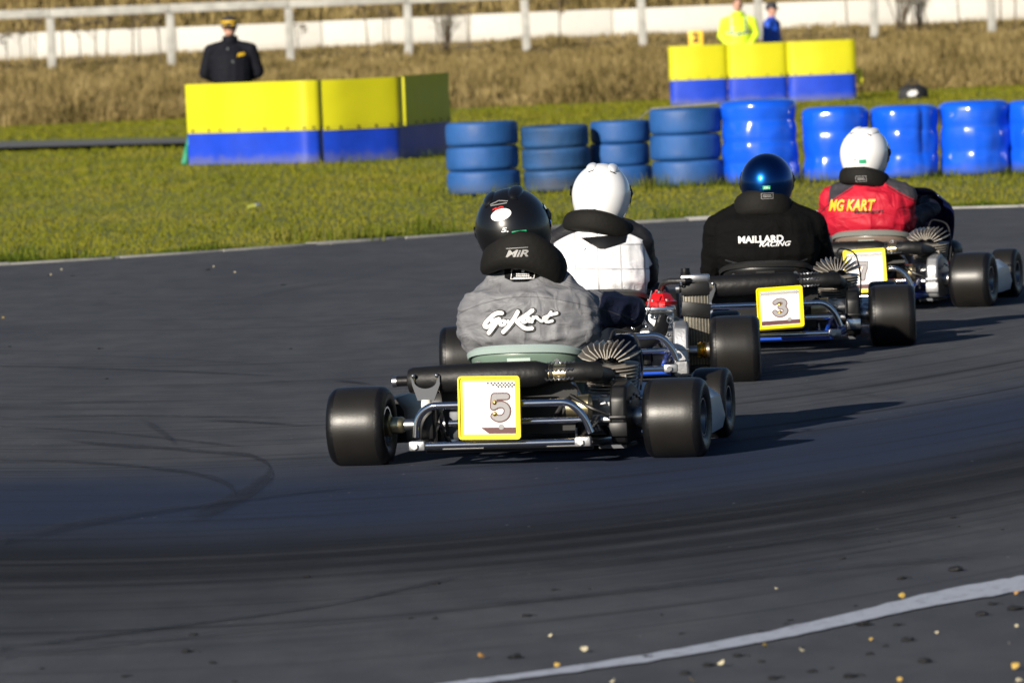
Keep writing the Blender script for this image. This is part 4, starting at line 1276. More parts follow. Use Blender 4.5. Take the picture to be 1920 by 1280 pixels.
    for j in range(nv + 1):
        t = j / nv
        zz = .05 + (sh - .05) * t
        W_ = .155 + .052 * t ** 1.2
        back = .09 + .30 * (1 - t) ** 2.0
        for i in range(nu + 1):
            a = pi * (i / nu) ; cx_ = -cos(a)
            dep = (1 - sin(a) ** .55)
            up_ = -.06 * (dep ** 1.2) * t
            vs.append((sx0 + W_ * cx_, back + dep * .24, zz + up_))
            if j == nv: lipv.append(Vector(vs[-1]))
    for j in range(nv):
        for i in range(nu): q = j * (nu + 1) + i; fs.append((q, q + 1, q + nu + 2, q + nu + 1))
    c0 = len(vs); vs.append((sx0, .55, .05))
    for i in range(nu): fs.append((i, c0, i + 1))
    mb.add(vs, fs)
    so = mb.build('seat', seat_m, r, 60)
    mo = so.modifiers.new('t', 'SOLIDIFY'); mo.thickness = .006; mo.offset = 0
    # lip turned outwards
    n = len(lipv); vs = []; fs = []
    for i, p in enumerate(lipv):
        q = p - Vector((sx0, .26, p.z)); q.normalize()
        vs += [p + Vector((0, 0, -.006)), p + q * .012 + Vector((0, 0, -.014)), p + q * .016 + Vector((0, 0, .004)), p + Vector((0, 0, .014)), p - q * .006 + Vector((0, 0, .010))]
    for i in range(n - 1):
        for j in range(5): fs.append((i * 5 + j, i * 5 + (j + 1) % 5, i * 5 + 5 + (j + 1) % 5, i * 5 + 5 + j))
    fs += [(0, 1, 2, 3, 4), tuple(range(n * 5 - 1, n * 5 - 6, -1))]
    MB().add(vs, fs).build('seat_lip', lip_m, so, 60)
    for xx in (-.18, .17): MB().lathe([(0, -.012), (.011, -.012), (.011, .004), (0, .004)], 6, axis='y', c=(sx0 + xx * .82, .10, sh - .05)).build('seat_bolt', m_rimlip, so)
    bvs = BVHTree.FromPolygons([Vector(v) for v in so.data.vertices.values() and [v.co for v in so.data.vertices]], [tuple(p.vertices) for p in so.data.polygons])
    sm = mat('seat_label', o.get('slab', (0.42, 0.50, 0.46)), rough=.5)
    for (dz, w_, h_) in o.get('seat_labels', ((-.045, .085, .022),)):
        decal('seat_label', poly2d([(-w_ / 2, -h_ / 2), (w_ / 2, -h_ / 2), (w_ / 2, h_ / 2), (-w_ / 2, h_ / 2)]), sm, so, (sx0, .05, sh + dz), bvh=bvs, off=.006)
    # seat stays
    for sx in (-1, 1): MB().tube([(sx * .30, -.05, .10), (sx0 + sx * .17, .12, sh - .09)], .007, 8).build('seat_stay', m_steel, r)
    # sidepods, nose, front panel
    pm = o.get('pod', m_pod)
    for sx in (-1, 1):
        out = [(.455, .06), (.465, .18), (.495, .225), (.56, .22), (.615, .18), (.632, .10), (.62, .055)]
        mb = MB(); ys = [.235, .26, .45, .66, .72]; sc_ = [.92, 1, 1, .95, .75]
        vs = []; m_ = len(out)
        for yy, s_ in zip(ys, sc_):
            for (a, b) in out: vs.append((sx * (.545 + (a - .545) * s_), yy, .14 + (b - .14) * s_))
        fs = [tuple(range(m_)), tuple(reversed(range(len(vs) - m_, len(vs))))]
        for j in range(len(ys) - 1):
            for i in range(m_): fs.append((j * m_ + i, j * m_ + (i + 1) % m_, (j + 1) * m_ + (i + 1) % m_, (j + 1) * m_ + i))
        sp = mb.add(vs, fs).build('sidepod', pm if sx > 0 or not o.get('shade_left_pod') else m_blk, r, 35)  # black left pod stands in for the shade beside the rear wheel
        if sx > 0:
            MB().box((.55, .233, .20), (.055, .004, .02), (0, .2, 0)).build('sidepod_print', m_lightblue, sp)
            MB().box((.59, .232, .165), (.02, .004, .04), (0, -.3, 0)).build('sidepod_print', m_gold, sp)
    nose = MB(); vs = []; fs = []
    sec = [(1.18, .05), (1.22, .16), (1.34, .20), (1.46, .16), (1.50, .09), (1.44, .05)]
    for i in range(13):
        t = -1 + 2 * i / 12
        for (a, b) in sec: vs.append((t * .50, a - .22 * abs(t) ** 2.5, .05 + (b - .05) * (1 - .2 * t * t)))
    m_ = len(sec)
    for i in range(12):
        for j in range(m_): fs.append((i * m_ + j, i * m_ + (j + 1) % m_, (i + 1) * m_ + (j + 1) % m_, (i + 1) * m_ + j))
    fs += [tuple(range(m_)), tuple(reversed(range(12 * m_, 13 * m_)))]
    nose.add(vs, fs).build('nose_fairing', o.get('panel', m_pod), r, 40)
    pn = MB(); vs = []; fs = []
    pz = o.get('panel_top', .56)
    for j in range(11):
        t = j / 10; zz = .16 + (pz - .16) * t
        for i in range(13):
            u = -1 + 2 * i / 12
            w_ = (.11 + .085 * sin(pi * min(1, t * .62))) * o.get('panel_w', 1)
            if t > .85: w_ *= 1 - (t - .85) * 1.3
            vs.append((o.get('panel_x', 0) + u * w_, 1.12 - .20 * t - .11 * (u * u) * 1.0 - (.05 if t > .9 else 0), zz - .05 * u ** 4 * t))
    for j in range(10):
        for i in range(12): q = j * 13 + i; fs.append((q, q + 1, q + 14, q + 13))
    po = pn.add(vs, fs).build('front_panel', o.get('panel', m_pod), r, 60)
    mo = po.modifiers.new('t', 'SOLIDIFY'); mo.thickness = .006
    # steering wheel, column, pedals, tank
    sw = MB(); cen = Vector((0, .80, .46)); ax = Vector((0, -.62, .78)).normalized(); e1 = Vector((1, 0, 0)); e2 = ax.cross(e1)
    rg = [cen + (e1 * cos(2 * pi * t / 28) + e2 * sin(2 * pi * t / 28)) * .15 for t in range(29)]
    st = sw.tube(rg, .013, 8, cap=False).build('steering_wheel', m_blk, r)
    for t in (0, 1, 2): MB().tube([cen, cen + (e1 * cos(2.1 * t + .5) + e2 * sin(2.1 * t + .5)) * .145], .008, 6).build('spoke', m_steel, st)
    MB().tube([cen, (0, 1.1, .08)], .010, 8).build('steering_column', m_steel, r)
    MB().box((0, .72, .14), (.20, .22, .18), None, .03).build('fuel_tank', m_white2, r)
    for sx in (-1, 1): MB().tube(soften([(sx * .10, 1.28, .05), (sx * .12, 1.27, .22), (sx * .05, 1.27, .24)], .03), .006, 6).build('pedal', m_steel, r)
    if o.get('muffler', True): MB().prism([(-.245, .10), (-.26, .26), (-.22, .285), (.20, .285), (.235, .26), (.22, .10)], -.085, -.080).build('shade_panel', m_blk, r)  # added black panel, darkens the sunlit seat below the muffler
    # number plate
    if o.get('plate'):
        num, cxp, czp, wpl, tl, ddx = o['plate']
        yp = -.33
        pl = empty('number_plate', (cxp, yp, czp)); pl.parent = r; pl.location = (cxp, yp, czp); pl.rotation_euler = (radians(o.get('plate_lean', 0)), radians(tl), 0)
        h = wpl / 2
        def rr_(h_, rad, n=5):
            out = []
            for (cx_, cz_, a0) in ((h_ - rad, h_ - rad, 0), (-h_ + rad, h_ - rad, pi / 2), (-h_ + rad, -h_ + rad, pi), (h_ - rad, -h_ + rad, 1.5 * pi)):
                out += [(cx_ + rad * cos(a0 + pi / 2 * t / n), cz_ + rad * sin(a0 + pi / 2 * t / n)) for t in range(n + 1)]
            return out
        MB().prism(rr_(h, .012), -.002, .006).build('frame', m_ply, pl)
        # raised rim of the frame
        a_, b_ = rr_(h, .012), rr_(h - .006, .008)
        m_ = len(a_); vs = [(x_, y_, z_) for ring in ((a_, -.002), (a_, -.009), (b_, -.009), (b_, -.002)) for (x_, z_) in ring[0] for y_ in (ring[1],)]
        fs = [(q * m_ + i, q * m_ + (i + 1) % m_, (q + 1) * m_ + (i + 1) % m_, (q + 1) * m_ + i) for q in range(3) for i in range(m_)]
        MB().add(vs, fs).build('frame_rim', m_ply, pl)
        hi = h - .018
        decal('panel', poly2d(rr_(hi, .003)), m_plw, pl, (0, -.002, 0), off=.002)
        # chequered strip
        q = []
        cell = hi * 2 / 30
        for i in range(30):
            for j in range(3):
                if (i + j) % 2 == 0 and (num != '5' or i > 13 + (j * 3)):
                    x_ = -hi + i * cell; z_ = hi - .004 - j * cell
                    q.append([(x_, z_ - cell), (x_ + cell, z_ - cell), (x_ + cell, z_), (x_, z_)])
        decal('chequers', poly2d(*q), m_black, pl, (0, -.002, 0), off=.0032)
        decal('maroon_band', poly2d([(-hi + (.09 if num == '5' else .0), -hi + .002), (hi, -hi + .002), (hi, -hi + .024), (-hi + (.06 if num == '5' else 0), -hi + .024)]), m_brown, pl, (0, -.002, 0), off=.003)
        decal('emblem', poly2d(ell2d(hi * .45, -hi + .026, .010, .010)), m_grey, pl, (0, -.002, 0), off=.0042)
        decal('digit_outline', digit2d(num, wpl * .42, .30), m_brown, pl, (ddx, -.002, 0.0), off=.0036)
        decal('digit', digit2d(num, wpl * .42, .20), m_grey, pl, (ddx, -.002, 0.0), off=.0046)
        for dz in (.018, -.022):
            MB().ball((ddx - (.018 if num != '3' else .002), -.006, dz), (.009, .006, .009), 10, 6).build('plate_bolt', m_brass, pl)
    # engine
    ety = o.get('engine', 'air')
    cm_ = o.get('case', m_blk)
    if ety == 'air':
        ex_, ey_ = o.get('ex', .315), .14
        air_engine(k, ex_, ey_, o.get('ez', .335), cm_, 6)
        # clutch and chain guard standing at the right rear
        gx = ex_ + .052
        g = [(-.13, .06), (-.155, .12), (-.15, .22), (-.12, .265), (-.03, .28), (.10, .24), (.16, .15), (.12, .06)]
        cg = MB().prism([(a, b) for a, b in g], gx - .008, gx + .052, 'yz').build('chain_guard', cm_, r)
        bv = cg.modifiers.new('b', 'BEVEL'); bv.width = .010; bv.segments = 2
        MB().box((gx + .022, -.158, .155), (.062, .010, .012), None, .003).build('guard_rib', cm_, cg)
        MB().box((gx + .022, -.150, .112), (.066, .012, .05), None, .004).build('guard_skirt', o.get('skirt', m_blk), cg)
        MB().lathe([(0, -.02), (.03, -.02), (.034, 0), (.03, .02), (0, .02)], 20, axis='x', c=(gx + .07, -.02, .15)).build('clutch_hub', m_steel, r)
        for q in range(5):
            MB().ball((gx + .056, -.09 + .05 * q, .225 - .01 * abs(q - 2)), .006, 8, 5).build('guard_screw', m_steel, cg)
        # carburettor, airbox, cables
        MB().lathe([(0, -.05), (.024, -.05), (.026, .02), (.018, .05), (0, .05)], 18, axis='y', c=(ex_ + .02, ey_ + .16, .27)).build('carburettor', m_alu, r)
        if o.get('airbox'): MB().lathe([(0, -.06), (.035, -.06), (.052, -.03), (.052, .06), (.036, .07), (0, .07)], 24, axis='y', c=o['airbox']).build('airbox', m_blk, r)
        MB().tube(soften([(ex_ - .06, -.02, .20), (ex_ - .10, -.10, .24), (ex_ - .16, -.14, .16), (ex_ - .18, .05, .10)], .05), .008, 8).build('breather_hose', m_rub, r)
        MB().tube(soften([(ex_ - .10, -.12, .235), (ex_ - .02, -.16, .19), (ex_ + .03, -.15, .17)], .03), .007, 8).build('stay_rod', m_blk, r)
        MB().lathe([(0, -.05), (.042, -.05), (.045, .03), (0, .03)], 24, axis='x', c=(ex_ - .07, -.07, .19)).build('starter_cover', m_brass2, r)
        MB().tube([(ex_ - .085, -.11, .12), (ex_ - .085, -.11, .06)], .004, 5).build('drain_tube', m_steel, r)
        MB().box((ex_ + .03, .06, .045), (.10, .20, .012)).build('engine_mount', m_gun, r)
    else:
        ex_ = .265; p = lambda px, py, ly: k.loc(px, py, ly)
        # water cooled: grey barrel, red head with screws
        c = p(1239, 590, .16)
        en = MB().box((c.x, .17, c.z - .05), (.11, .12, .12), None, .012).box((c.x, .17, c.z + .012), (.098, .11, .03), None, .006).build('engine', m_alu, r)
        hz = p(1239, 572, .16).z
        rot = 0
        hd = MB().lathe([(0, 0), (.064, 0), (.066, .016), (.055, .022), (.042, .045), (.024, .058), (.022, .066), (0, .066)], 10, c=(c.x, .16, hz), wob=lambda a, h: 1 + .06 * cos(5 * a)).build('cylinder_head', m_redhead, en, 30)
        for q in range(5):
            a = 2 * pi * q / 5 + .3
            MB().lathe([(0, 0), (.007, 0), (.007, .012), (0, .012)], 8, c=(c.x + .052 * cos(a), .16 + .052 * sin(a), hz + .015)).build('head_nut', m_steel, hd)
        MB().box((c.x, .12, hz - .014), (.125, .14, .022), None, .006).build('head_gasket_plate', m_rimlip, en)
        MB().box((c.x - .01, .18, .15), (.17, .2, .16), None, .02).build('crankcase', m_alu, r)
        # exhaust elbow: thick black pipe down and to the left
        pts = [p(1243, 600, .06), p(1238, 620, -.02), p(1222, 638, -.07), p(1195, 650, -.10), p(1150, 655, -.11), p(1000, 660, -.12), p(880, 664, -.12)]
        MB().tube([Vector(pts[0])] + soften(pts[1:], .04, 4), [.024] + [.031] * (2 + 6 * 4 - 4 - 1 + 0) if False else .030, 20).build('exhaust_pipe', m_matblk, r)
        # radiator leaning beside the engine
        q0, q1 = p(1276, 524, .12), p(1331, 524, .12)
        zb = p(1310, 690, .12).z
        xm = (q0.x + q1.x) / 2 ; wr = q1.x - q0.x
        rd = MB().box((xm, .12, (q0.z + zb) / 2 - .01), (wr - .014, .035, q0.z - zb), None, .004).build('radiator', m_rad, r)
        for q in range(9):
            MB().box((xm - wr / 2 + .012 + (wr - .024) * q / 8, .101, (q0.z + zb) / 2 - .012), (.0035, .004, q0.z - zb - .03)).build('radiator_tube', m_radt, rd)
        MB().box((xm, .115, q0.z + .002), (wr, .05, .036), None, .010).build('top_tank', m_steel, rd)
        MB().lathe([(0, 0), (.021, 0), (.022, .010), (.019, .012), (.019, .028), (0, .03)], 18, c=(p(1285, 512, .12).x, .115, q0.z + .02)).build('filler_cap', m_blk, rd)
        MB().box((xm, .115, zb), (wr, .05, .03), None, .008).build('bottom_tank', m_blk, rd)
        MB().tube([p(1293, 526, .09), p(1283, 527, .06), p(1256, 527, .08), p(1243, 531, .10), p(1238, 545, .14), (c.x, .16, hz + .06)], .013, 12).build('coolant_hose', m_rub, r)
        for (a, b) in ((1277, 530), (1237, 547)):
            cc = p(a, b, .07 if a > 1250 else .14)
            MB().lathe([(.014, -.004), (.017, -.004), (.017, .004), (.014, .004)], 16, axis='x' if a > 1250 else 'z', c=cc, closed=True).build('hose_clip', m_rimlip, r)
        # black brace plate enlarged with an upper block to paint the radiator's shade
        br = MB().box((xm, .085, (q0.z * .66 + zb * .34)), (wr * .98, .006, .060), (0, radians(8), 0), .002).box((xm, .088, q0.z - .042), (wr * .97, .010, .05), None, .004).build('radiator_strap_shade', m_blk, rd)
        # silver chain guard
        a, b = p(1262, 602, -.05), p(1290, 602, -.05); zb2 = p(1275, 704, -.1).z
        g = [(-.16, zb2), (-.17, (zb2 + a.z) / 2), (-.13, a.z - .02), (-.06, a.z), (.10, a.z - .03), (.15, .1), (.1, zb2)]
        cg = MB().prism(g, a.x, b.x, 'yz').build('chain_guard', m_alu, r)
        bv = cg.modifiers.new('b', 'BEVEL'); bv.width = .010; bv.segments = 2
        for zz in (.30, .5):
            MB().box(((a.x + b.x) / 2, -.172, zb2 + (a.z - zb2) * zz), (b.x - a.x + .006, .01, .006), None, .002).build('guard_rib', m_alu, cg)
        MB().lathe([(0, -.02), (.03, -.02), (.036, -.005), (.030, .0), (.036, .006), (.03, .02), (.018, .036), (0, .036)], 24, axis='x', c=(p(1322, 657, 0).x - .012, 0, .139)).lathe([(0, -.015), (.036, -.012), (.036, .012), (0, .015)], 24, axis='x', c=(p(1322, 657, 0).x + .03, 0, .139)).build('gold_hub', m_brass, r)
        # loose pipes, bracket and bolt clusters
        for (A_, B_, ra) in (((1196, 590), (1224, 625), .004), ((1192, 560), (1190, 600), .004), ((1222, 545), (1212, 590), .003)):
            MB().tube([p(*A_, .05), p(*B_, .03)], ra, 6).build('cable', m_steel, r)
        MB().lathe([(0, -.03), (.03, -.03), (.034, .02), (0, .03)], 18, axis='x', c=p(1172, 602, .2)).build('airbox', m_blk, r)
        MB().ball(p(1172, 575, .3), (.03, .03, .04), 12, 8).build('overflow_bottle', m_white2, r)
        for (a, b) in ((1186, 615), (1205, 604), (1212, 612), (1228, 596), (1192, 578), (1254, 628), (1256, 645), (1258, 668)):
            MB().ball(p(a, b, .0), .009, 8, 5).build('casting_lug', m_rimlip, r)
        rg = p(1256, 600, .0)
        MB().tube([rg + Vector((.013 * cos(t / 3), 0, .013 * sin(t / 3))) for t in range(20)], .003, 5).build('pull_ring', m_rimlip, r)
    return k

k5 = kart('go_kart', .012, 23.44, 12, 'nearest go kart with yellow plate reading 5 and green seat', dict(shade_left_pod=1, plate=('5', -.032, .212, .222, 1, .038), seat=(.13, .19, .15), lip=(.30, .38, .36), slab=(.42, .52, .47)))
k2 = kart('go_kart', .372, 28.0, 3, 'go kart with red engine head and radiator behind the nearest kart', dict(engine='water', muffler=False, frame=m_frblue, hub=m_steel, bump=(-.26, .325), seat=(.03, .03, .03), lip=(.05, .05, .05)))
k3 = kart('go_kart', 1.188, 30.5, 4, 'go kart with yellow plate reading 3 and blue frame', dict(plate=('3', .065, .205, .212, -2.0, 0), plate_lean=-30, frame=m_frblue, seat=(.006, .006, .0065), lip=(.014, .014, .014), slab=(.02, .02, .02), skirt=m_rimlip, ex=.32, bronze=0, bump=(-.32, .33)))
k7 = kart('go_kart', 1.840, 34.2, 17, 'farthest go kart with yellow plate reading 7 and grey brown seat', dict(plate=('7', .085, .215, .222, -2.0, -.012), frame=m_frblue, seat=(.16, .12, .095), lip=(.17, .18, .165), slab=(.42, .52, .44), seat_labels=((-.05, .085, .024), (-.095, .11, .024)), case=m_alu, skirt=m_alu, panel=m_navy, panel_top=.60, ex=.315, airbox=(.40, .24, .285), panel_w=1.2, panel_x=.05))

# ================================================================== drivers
def suit_mat(name, base, **kw):
    return mat(name, base, rough=kw.get('rough', .7), bump=kw.get('bump', .25), bscale=kw.get('bs', 35), var=kw.get('var', .08), vscale=9, sheen=kw.get('sheen', .0), spec=.3)

def helmet_mesh(m, lid=0):
    """rounded shell: x width .25, y length .30, z height .26, centre at the middle of the head"""
    vs, fs = [], []
    nu, nv = 48, 30
    for j in range(nv + 1):
        t = -1.08 + (pi / 2 + 1.08) * j / nv
        for i in range(nu):
            a = 2 * pi * i / nu
            cx_, cy_ = cos(a), sin(a)
            e = 1 - .06 * max(0, -sin(t))
            ct = cos(t)
            if t < 0: ct = max(ct, .0) ** .62
            x_ = .127 * ct * cx_ * e; y_ = (.155 if cy_ > 0 else .145) * ct * cy_
            z_ = .138 * sin(t)
            if cy_ > 0 and t < 0: y_ *= 1 + .06 * cy_; z_ -= .02 * cy_ * (-sin(t))
            vs.append((x_, y_, z_))
    for j in range(nv):
        for i in range(nu): fs.append((j * nu + i, j * nu + (i + 1) % nu, (j + 1) * nu + (i + 1) % nu, (j + 1) * nu + i))
    # rolled rim inwards
    o_ = len(vs)
    for i in range(nu): x_, y_, z_ = vs[i]; vs.append((x_ * .88, y_ * .9, z_ - .008))
    for i in range(nu): x_, y_, z_ = vs[i]; vs.append((x_ * .8, y_ * .84, z_ + .05))
    for i in range(nu):
        i2 = (i + 1) % nu
        fs.append((i, o_ + i, o_ + i2, i2)); fs.append((o_ + i, o_ + nu + i, o_ + nu + i2, o_ + i2))
    return MB().add(vs, fs)

def driver(k, name, label, o):
    root = empty('person', k.r.location, k.r.rotation_euler.z); tag(root, label, 'person', 'kart drivers seated in their karts')
    cx = o.get('x', 0.0)
    W = o.get('w', 1.0)
    base_m = o['suit']
    mb = MB()
    zt = o.get('dz', 0)
    sweep(mb, [(cx, .40, .17), (cx, .335, .33), (cx, .285, .45), (cx, .275, .55 + zt), (cx, .30, .62 + zt), (cx + o.get('hx', 0) * .4, .32, .70 + zt)],
          [(.17 * W, .13, .12), (.19 * W, .125, .11), (.235 * W, .135, .11), (.225 * W, .125, .09), (.12, .09, .06), (.058, .058, .06)], .35)
    sp = o.get('sh', .205) * W
    for s in (-1, 1):
        el = o.get('elbow_r' if s > 0 else 'elbow_l', (.33, .48, .40))
        sweep(mb, [(cx + s * .10, .30, .60 + zt), (cx + s * sp, .31, o.get('shz', .565) + zt), (cx + s * el[0], el[1], el[2]), (s * .20, .72, .49), (s * .155, .80, .52)],
              [.075, .075, .056, .042, .034], .35)
        sweep(mb, [(s * .09, .42, .14), (s * o.get('knee', .22), .86, .33), (s * .17, 1.12, .15), (s * .14, 1.24, .10)], [.095, .068, .048, .042], .35)
        sweep(mb, [(s * .14, 1.22, .085), (s * .13, 1.30, .16)], [.042, .03], .4)
    body = fuse('racing_suit_body', mb, base_m, .0095, 3, fold_fn(o.get('fold', .007), seed=o.get('seed', 0)), root)
    # gloves closed on the rim
    gm = o.get('glove', m_blk)
    for s in (-1, 1):
        g = MB(); c = Vector((s * .148, .815, .525))
        sweep(g, [c + Vector((0, -.05, -.02)), c + Vector((0, -.01, .01)), c + Vector((0, .02, .015))], [(.032, .03, .03), (.04, .035, .022), (.042, .03, .02)], .4)
        for q in range(4):
            f = c + Vector((s * (-.030 + .020 * q), .03, .018 - .004 * abs(q - 1)))
            L = (.9, 1, .95, .75)[q]
            sweep(g, [f, f + Vector((0, .028 * L, .0)), f + Vector((0, .036 * L, -.022 * L)), f + Vector((0, .014, -.036 * L))], [.0115, .011, .010, .009], .5)
        t0 = c + Vector((-s * .035, -.015, .0))
        sweep(g, [t0, t0 + Vector((-s * .018, .018, -.008)), t0 + Vector((-s * .012, .036, -.024))], [.014, .012, .010], .5)
        fuse('glove', g, gm, .006, 2, None, root)
    bv = bvh_of(body)
    # neck brace: fat horseshoe cushion
    nb = MB(); nc = Vector(o.get('brace', (cx, .31, .665))); tl = o.get('brace_tilt', 0)
    R_ = o.get('brace_r', .095); rm = o.get('brace_t', .048); hh = o.get('brace_h', 1.0)
    pts = []
    R3 = Euler((radians(o.get('brace_pitch', -12)), radians(tl), 0)).to_matrix()
    vs, fs = [], []
    nu, nv = 40, 16
    for i in range(nu):
        a = 2 * pi * i / nu
        fat = 1.0 + .18 * (-sin(a)) 
        for j in range(nv):
            b = 2 * pi * j / nv
            cb, sb = cos(b), sin(b)
            se = lambda v, p: math.copysign(abs(v) ** p, v)
            q = R_ + rm * se(cb, .8) * .85
            wr = 1 + .03 * noise.noise(Vector((a * 2, b, nc.x * 9)))
            vs.append(nc + R3 @ Vector((cos(a) * q * 1.08, sin(a) * q * .98, rm * se(sb, .7) * hh * fat * wr - o.get('droop', 1.1) * (cos(a) * q) ** 2)))
    for i in range(nu):
        for j in range(nv): fs.append((i * nv + j, i * nv + (j + 1) % nv, ((i + 1) % nu) * nv + (j + 1) % nv, ((i + 1) % nu) * nv + j))
    nbm = o.get('brace_m') or mat('brace_cloth', (0.0065, 0.0060, 0.0052), rough=.75, bump=.25, bscale=40, spec=.2)
    br = nb.add(vs, fs).build('neck_brace', nbm, root, 60)
    # helmet
    hm = o['helmet']; hc = Vector(o['hc'])
    he = helmet_mesh(hm).build('helmet', hm, root, 60)
    he.location = hc; he.rotation_euler = (radians(o.get('hp', 4)), radians(o.get('ht', 0)), radians(o.get('hyaw', 0))); s_ = o.get('hs', 1.0); he.scale = (s_, s_, s_)
    # visor, trim, vents
    vs, fs = [], []
    for j in range(7):
        t = -.28 + .62 * j / 6
        for i in range(25):
            a = pi / 2 + radians(-86 + 172 * i / 24)
            f = 1.025
            vs.append((.127 * cos(t) * cos(a) * f, .157 * cos(t) * sin(a) * f, .138 * sin(t) * f))
    for j in range(6):
        for i in range(24): q = j * 25 + i; fs.append((q, q + 1, q + 26, q + 25))
    MB().add(vs, fs).build('visor', m_visor, he, 60)
    for s in (-1, 1):
        MB().lathe([(0, -.006), (.022, -.008), (.020, .001), (0, .008)], 16, axis='x', c=(s * .128, .03, .012)).build('visor_pivot', m_blk, he) if s > 0 or o.get('vents') else None
    if o.get('vents'):
        for s in (-1, 1):
            vm = o.get('ventm', hm)
            MB().ball((s * .046, -.015, .121), (.026, .060, .014), 14, 8, (radians(8), radians(s * 22), 0)).build('vent', vm, he)
            MB().box((s * .046, -.072, .110), (.026, .006, .004), (radians(30), radians(s * 22), 0), .002).build('vent_slot', m_blk, he)
    return root, body, bv, he, br

m_visor = mat('dark_visor', (0.008, 0.008, 0.01), rough=.08, coat=.8)

def px_geo(k, lines, ly, base):
    """polylines in photo pixels -> local (x, z) about base"""
    return [[((k.loc(a, b, ly) - base).x, (k.loc(a, b, ly) - base).z) for a, b in ln] for ln in lines]
def on(k, px, py, ly): return k.loc(px, py, ly)
def zoomed(lines, ox, oy, s): return [[(ox + a / s, oy + b / s) for a, b in ln] for ln in lines]
def px_text(k, txt, x0, x1, y0, y1, ly, shear=0, offset=0, spacing=1.0):
    """text fitted to a pixel box (flat 2D geometry in metres) and its centre"""
    vs, fs = text2d(txt, 1.0, shear, offset, 1.0, spacing)
    xs_ = [v[0] for v in vs]; ys_ = [v[1] for v in vs]
    A, B = k.loc(x0, (y0 + y1) / 2, ly), k.loc(x1, (y0 + y1) / 2, ly); T, Bo = k.loc((x0 + x1) / 2, y0, ly), k.loc((x0 + x1) / 2, y1, ly)
    w_, h_ = abs(B.x - A.x), abs(T.z - Bo.z)
    sx, sz = w_ / (max(xs_) - min(xs_)), h_ / (max(ys_) - min(ys_))
    cx_, cy_ = (max(xs_) + min(xs_)) / 2, (max(ys_) + min(ys_)) / 2
    g = [((x_ - cx_) * sx, (y_ - cy_) * sz) for x_, y_ in vs]
    return (g, fs), Vector(((A.x + B.x) / 2, ly, (T.z + Bo.z) / 2))
def hdecal(he, name, geo, m, k, px, py, off=.0025, rot=0.0):
    """print on the helmet shell: geometry in metres centred at a photo pixel"""
    MW = k.inv  # kart/person frame
    he_m = Matrix.LocRotScale(he.location, he.rotation_euler, he.scale)
    inv = he_m.inverted()
    p = inv @ k.loc(px, py, he.location.y - .15)
    Nn = (inv.to_3x3() @ Vector((0, 1, 0))).normalized()
    U = (inv.to_3x3() @ Vector((cos(rot), 0, sin(rot)))).normalized(); V = (inv.to_3x3() @ Vector((-sin(rot), 0, cos(rot)))).normalized()
    return decal(name, geo, m, he, p - Nn * .05, U, V, bvh=bvh_of(he), off=off, N=Nn)
rect = lambda w_, h_: [(-w_ / 2, -h_ / 2), (w_ / 2, -h_ / 2), (w_ / 2, h_ / 2), (-w_ / 2, h_ / 2)]
def bars(w_, h_, n, seed=1):
    r = random.Random(seed); q = []
    for i in range(n):
        z_ = h_ / 2 - h_ * (i + .5) / n; ww = w_ * r.uniform(.6, 1); x_ = -ww / 2
        while x_ < ww / 2 - .001:
            l = r.uniform(.003, .007); q.append([(x_, z_ - h_ / n * .3), (x_ + l, z_ - h_ / n * .3), (x_ + l, z_ + h_ / n * .3), (x_, z_ + h_ / n * .3)]); x_ += l + .0015
    return poly2d(*q)
def frame2d(w_, h_, t):
    return poly2d([(-w_ / 2, -h_ / 2), (w_ / 2, -h_ / 2), (w_ / 2, -h_ / 2 + t), (-w_ / 2, -h_ / 2 + t)], [(-w_ / 2, h_ / 2 - t), (w_ / 2, h_ / 2 - t), (w_ / 2, h_ / 2), (-w_ / 2, h_ / 2)],
                  [(-w_ / 2, -h_ / 2), (-w_ / 2 + t, -h_ / 2), (-w_ / 2 + t, h_ / 2), (-w_ / 2, h_ / 2)], [(w_ / 2 - t, -h_ / 2), (w_ / 2, -h_ / 2), (w_ / 2, h_ / 2), (w_ / 2 - t, h_ / 2)])

def creases(m, amt=.5):
    N = NT(m); x, y, z = N.xyz('Object')
    big = N.noise(N.comb(x, y, z), 3.0, 2)
    r = None
    for (sx_, sz_, sc) in ((1.0, 2.6, 3.6), (2.2, 1.0, 4.0)):
        n_ = N.noise(N.comb(N.math('MULTIPLY', x, sx_), y, N.math('ADD', N.math('MULTIPLY', z, sz_), N.math('MULTIPLY', big, .8))), sc, 3, .55)
        q = N.step(N.math('ABSOLUTE', N.math('SUBTRACT', n_, .5)), 0, .07, 1, 0)
        r = q if r is None else N.math('MAXIMUM', r, N.math('MULTIPLY', q, .7))
    f = N.noise(N.comb(x, y, z), 160, 2)
    N.bump(N.math('ADD', r, N.math('MULTIPLY', f, .25)), amt, .012)
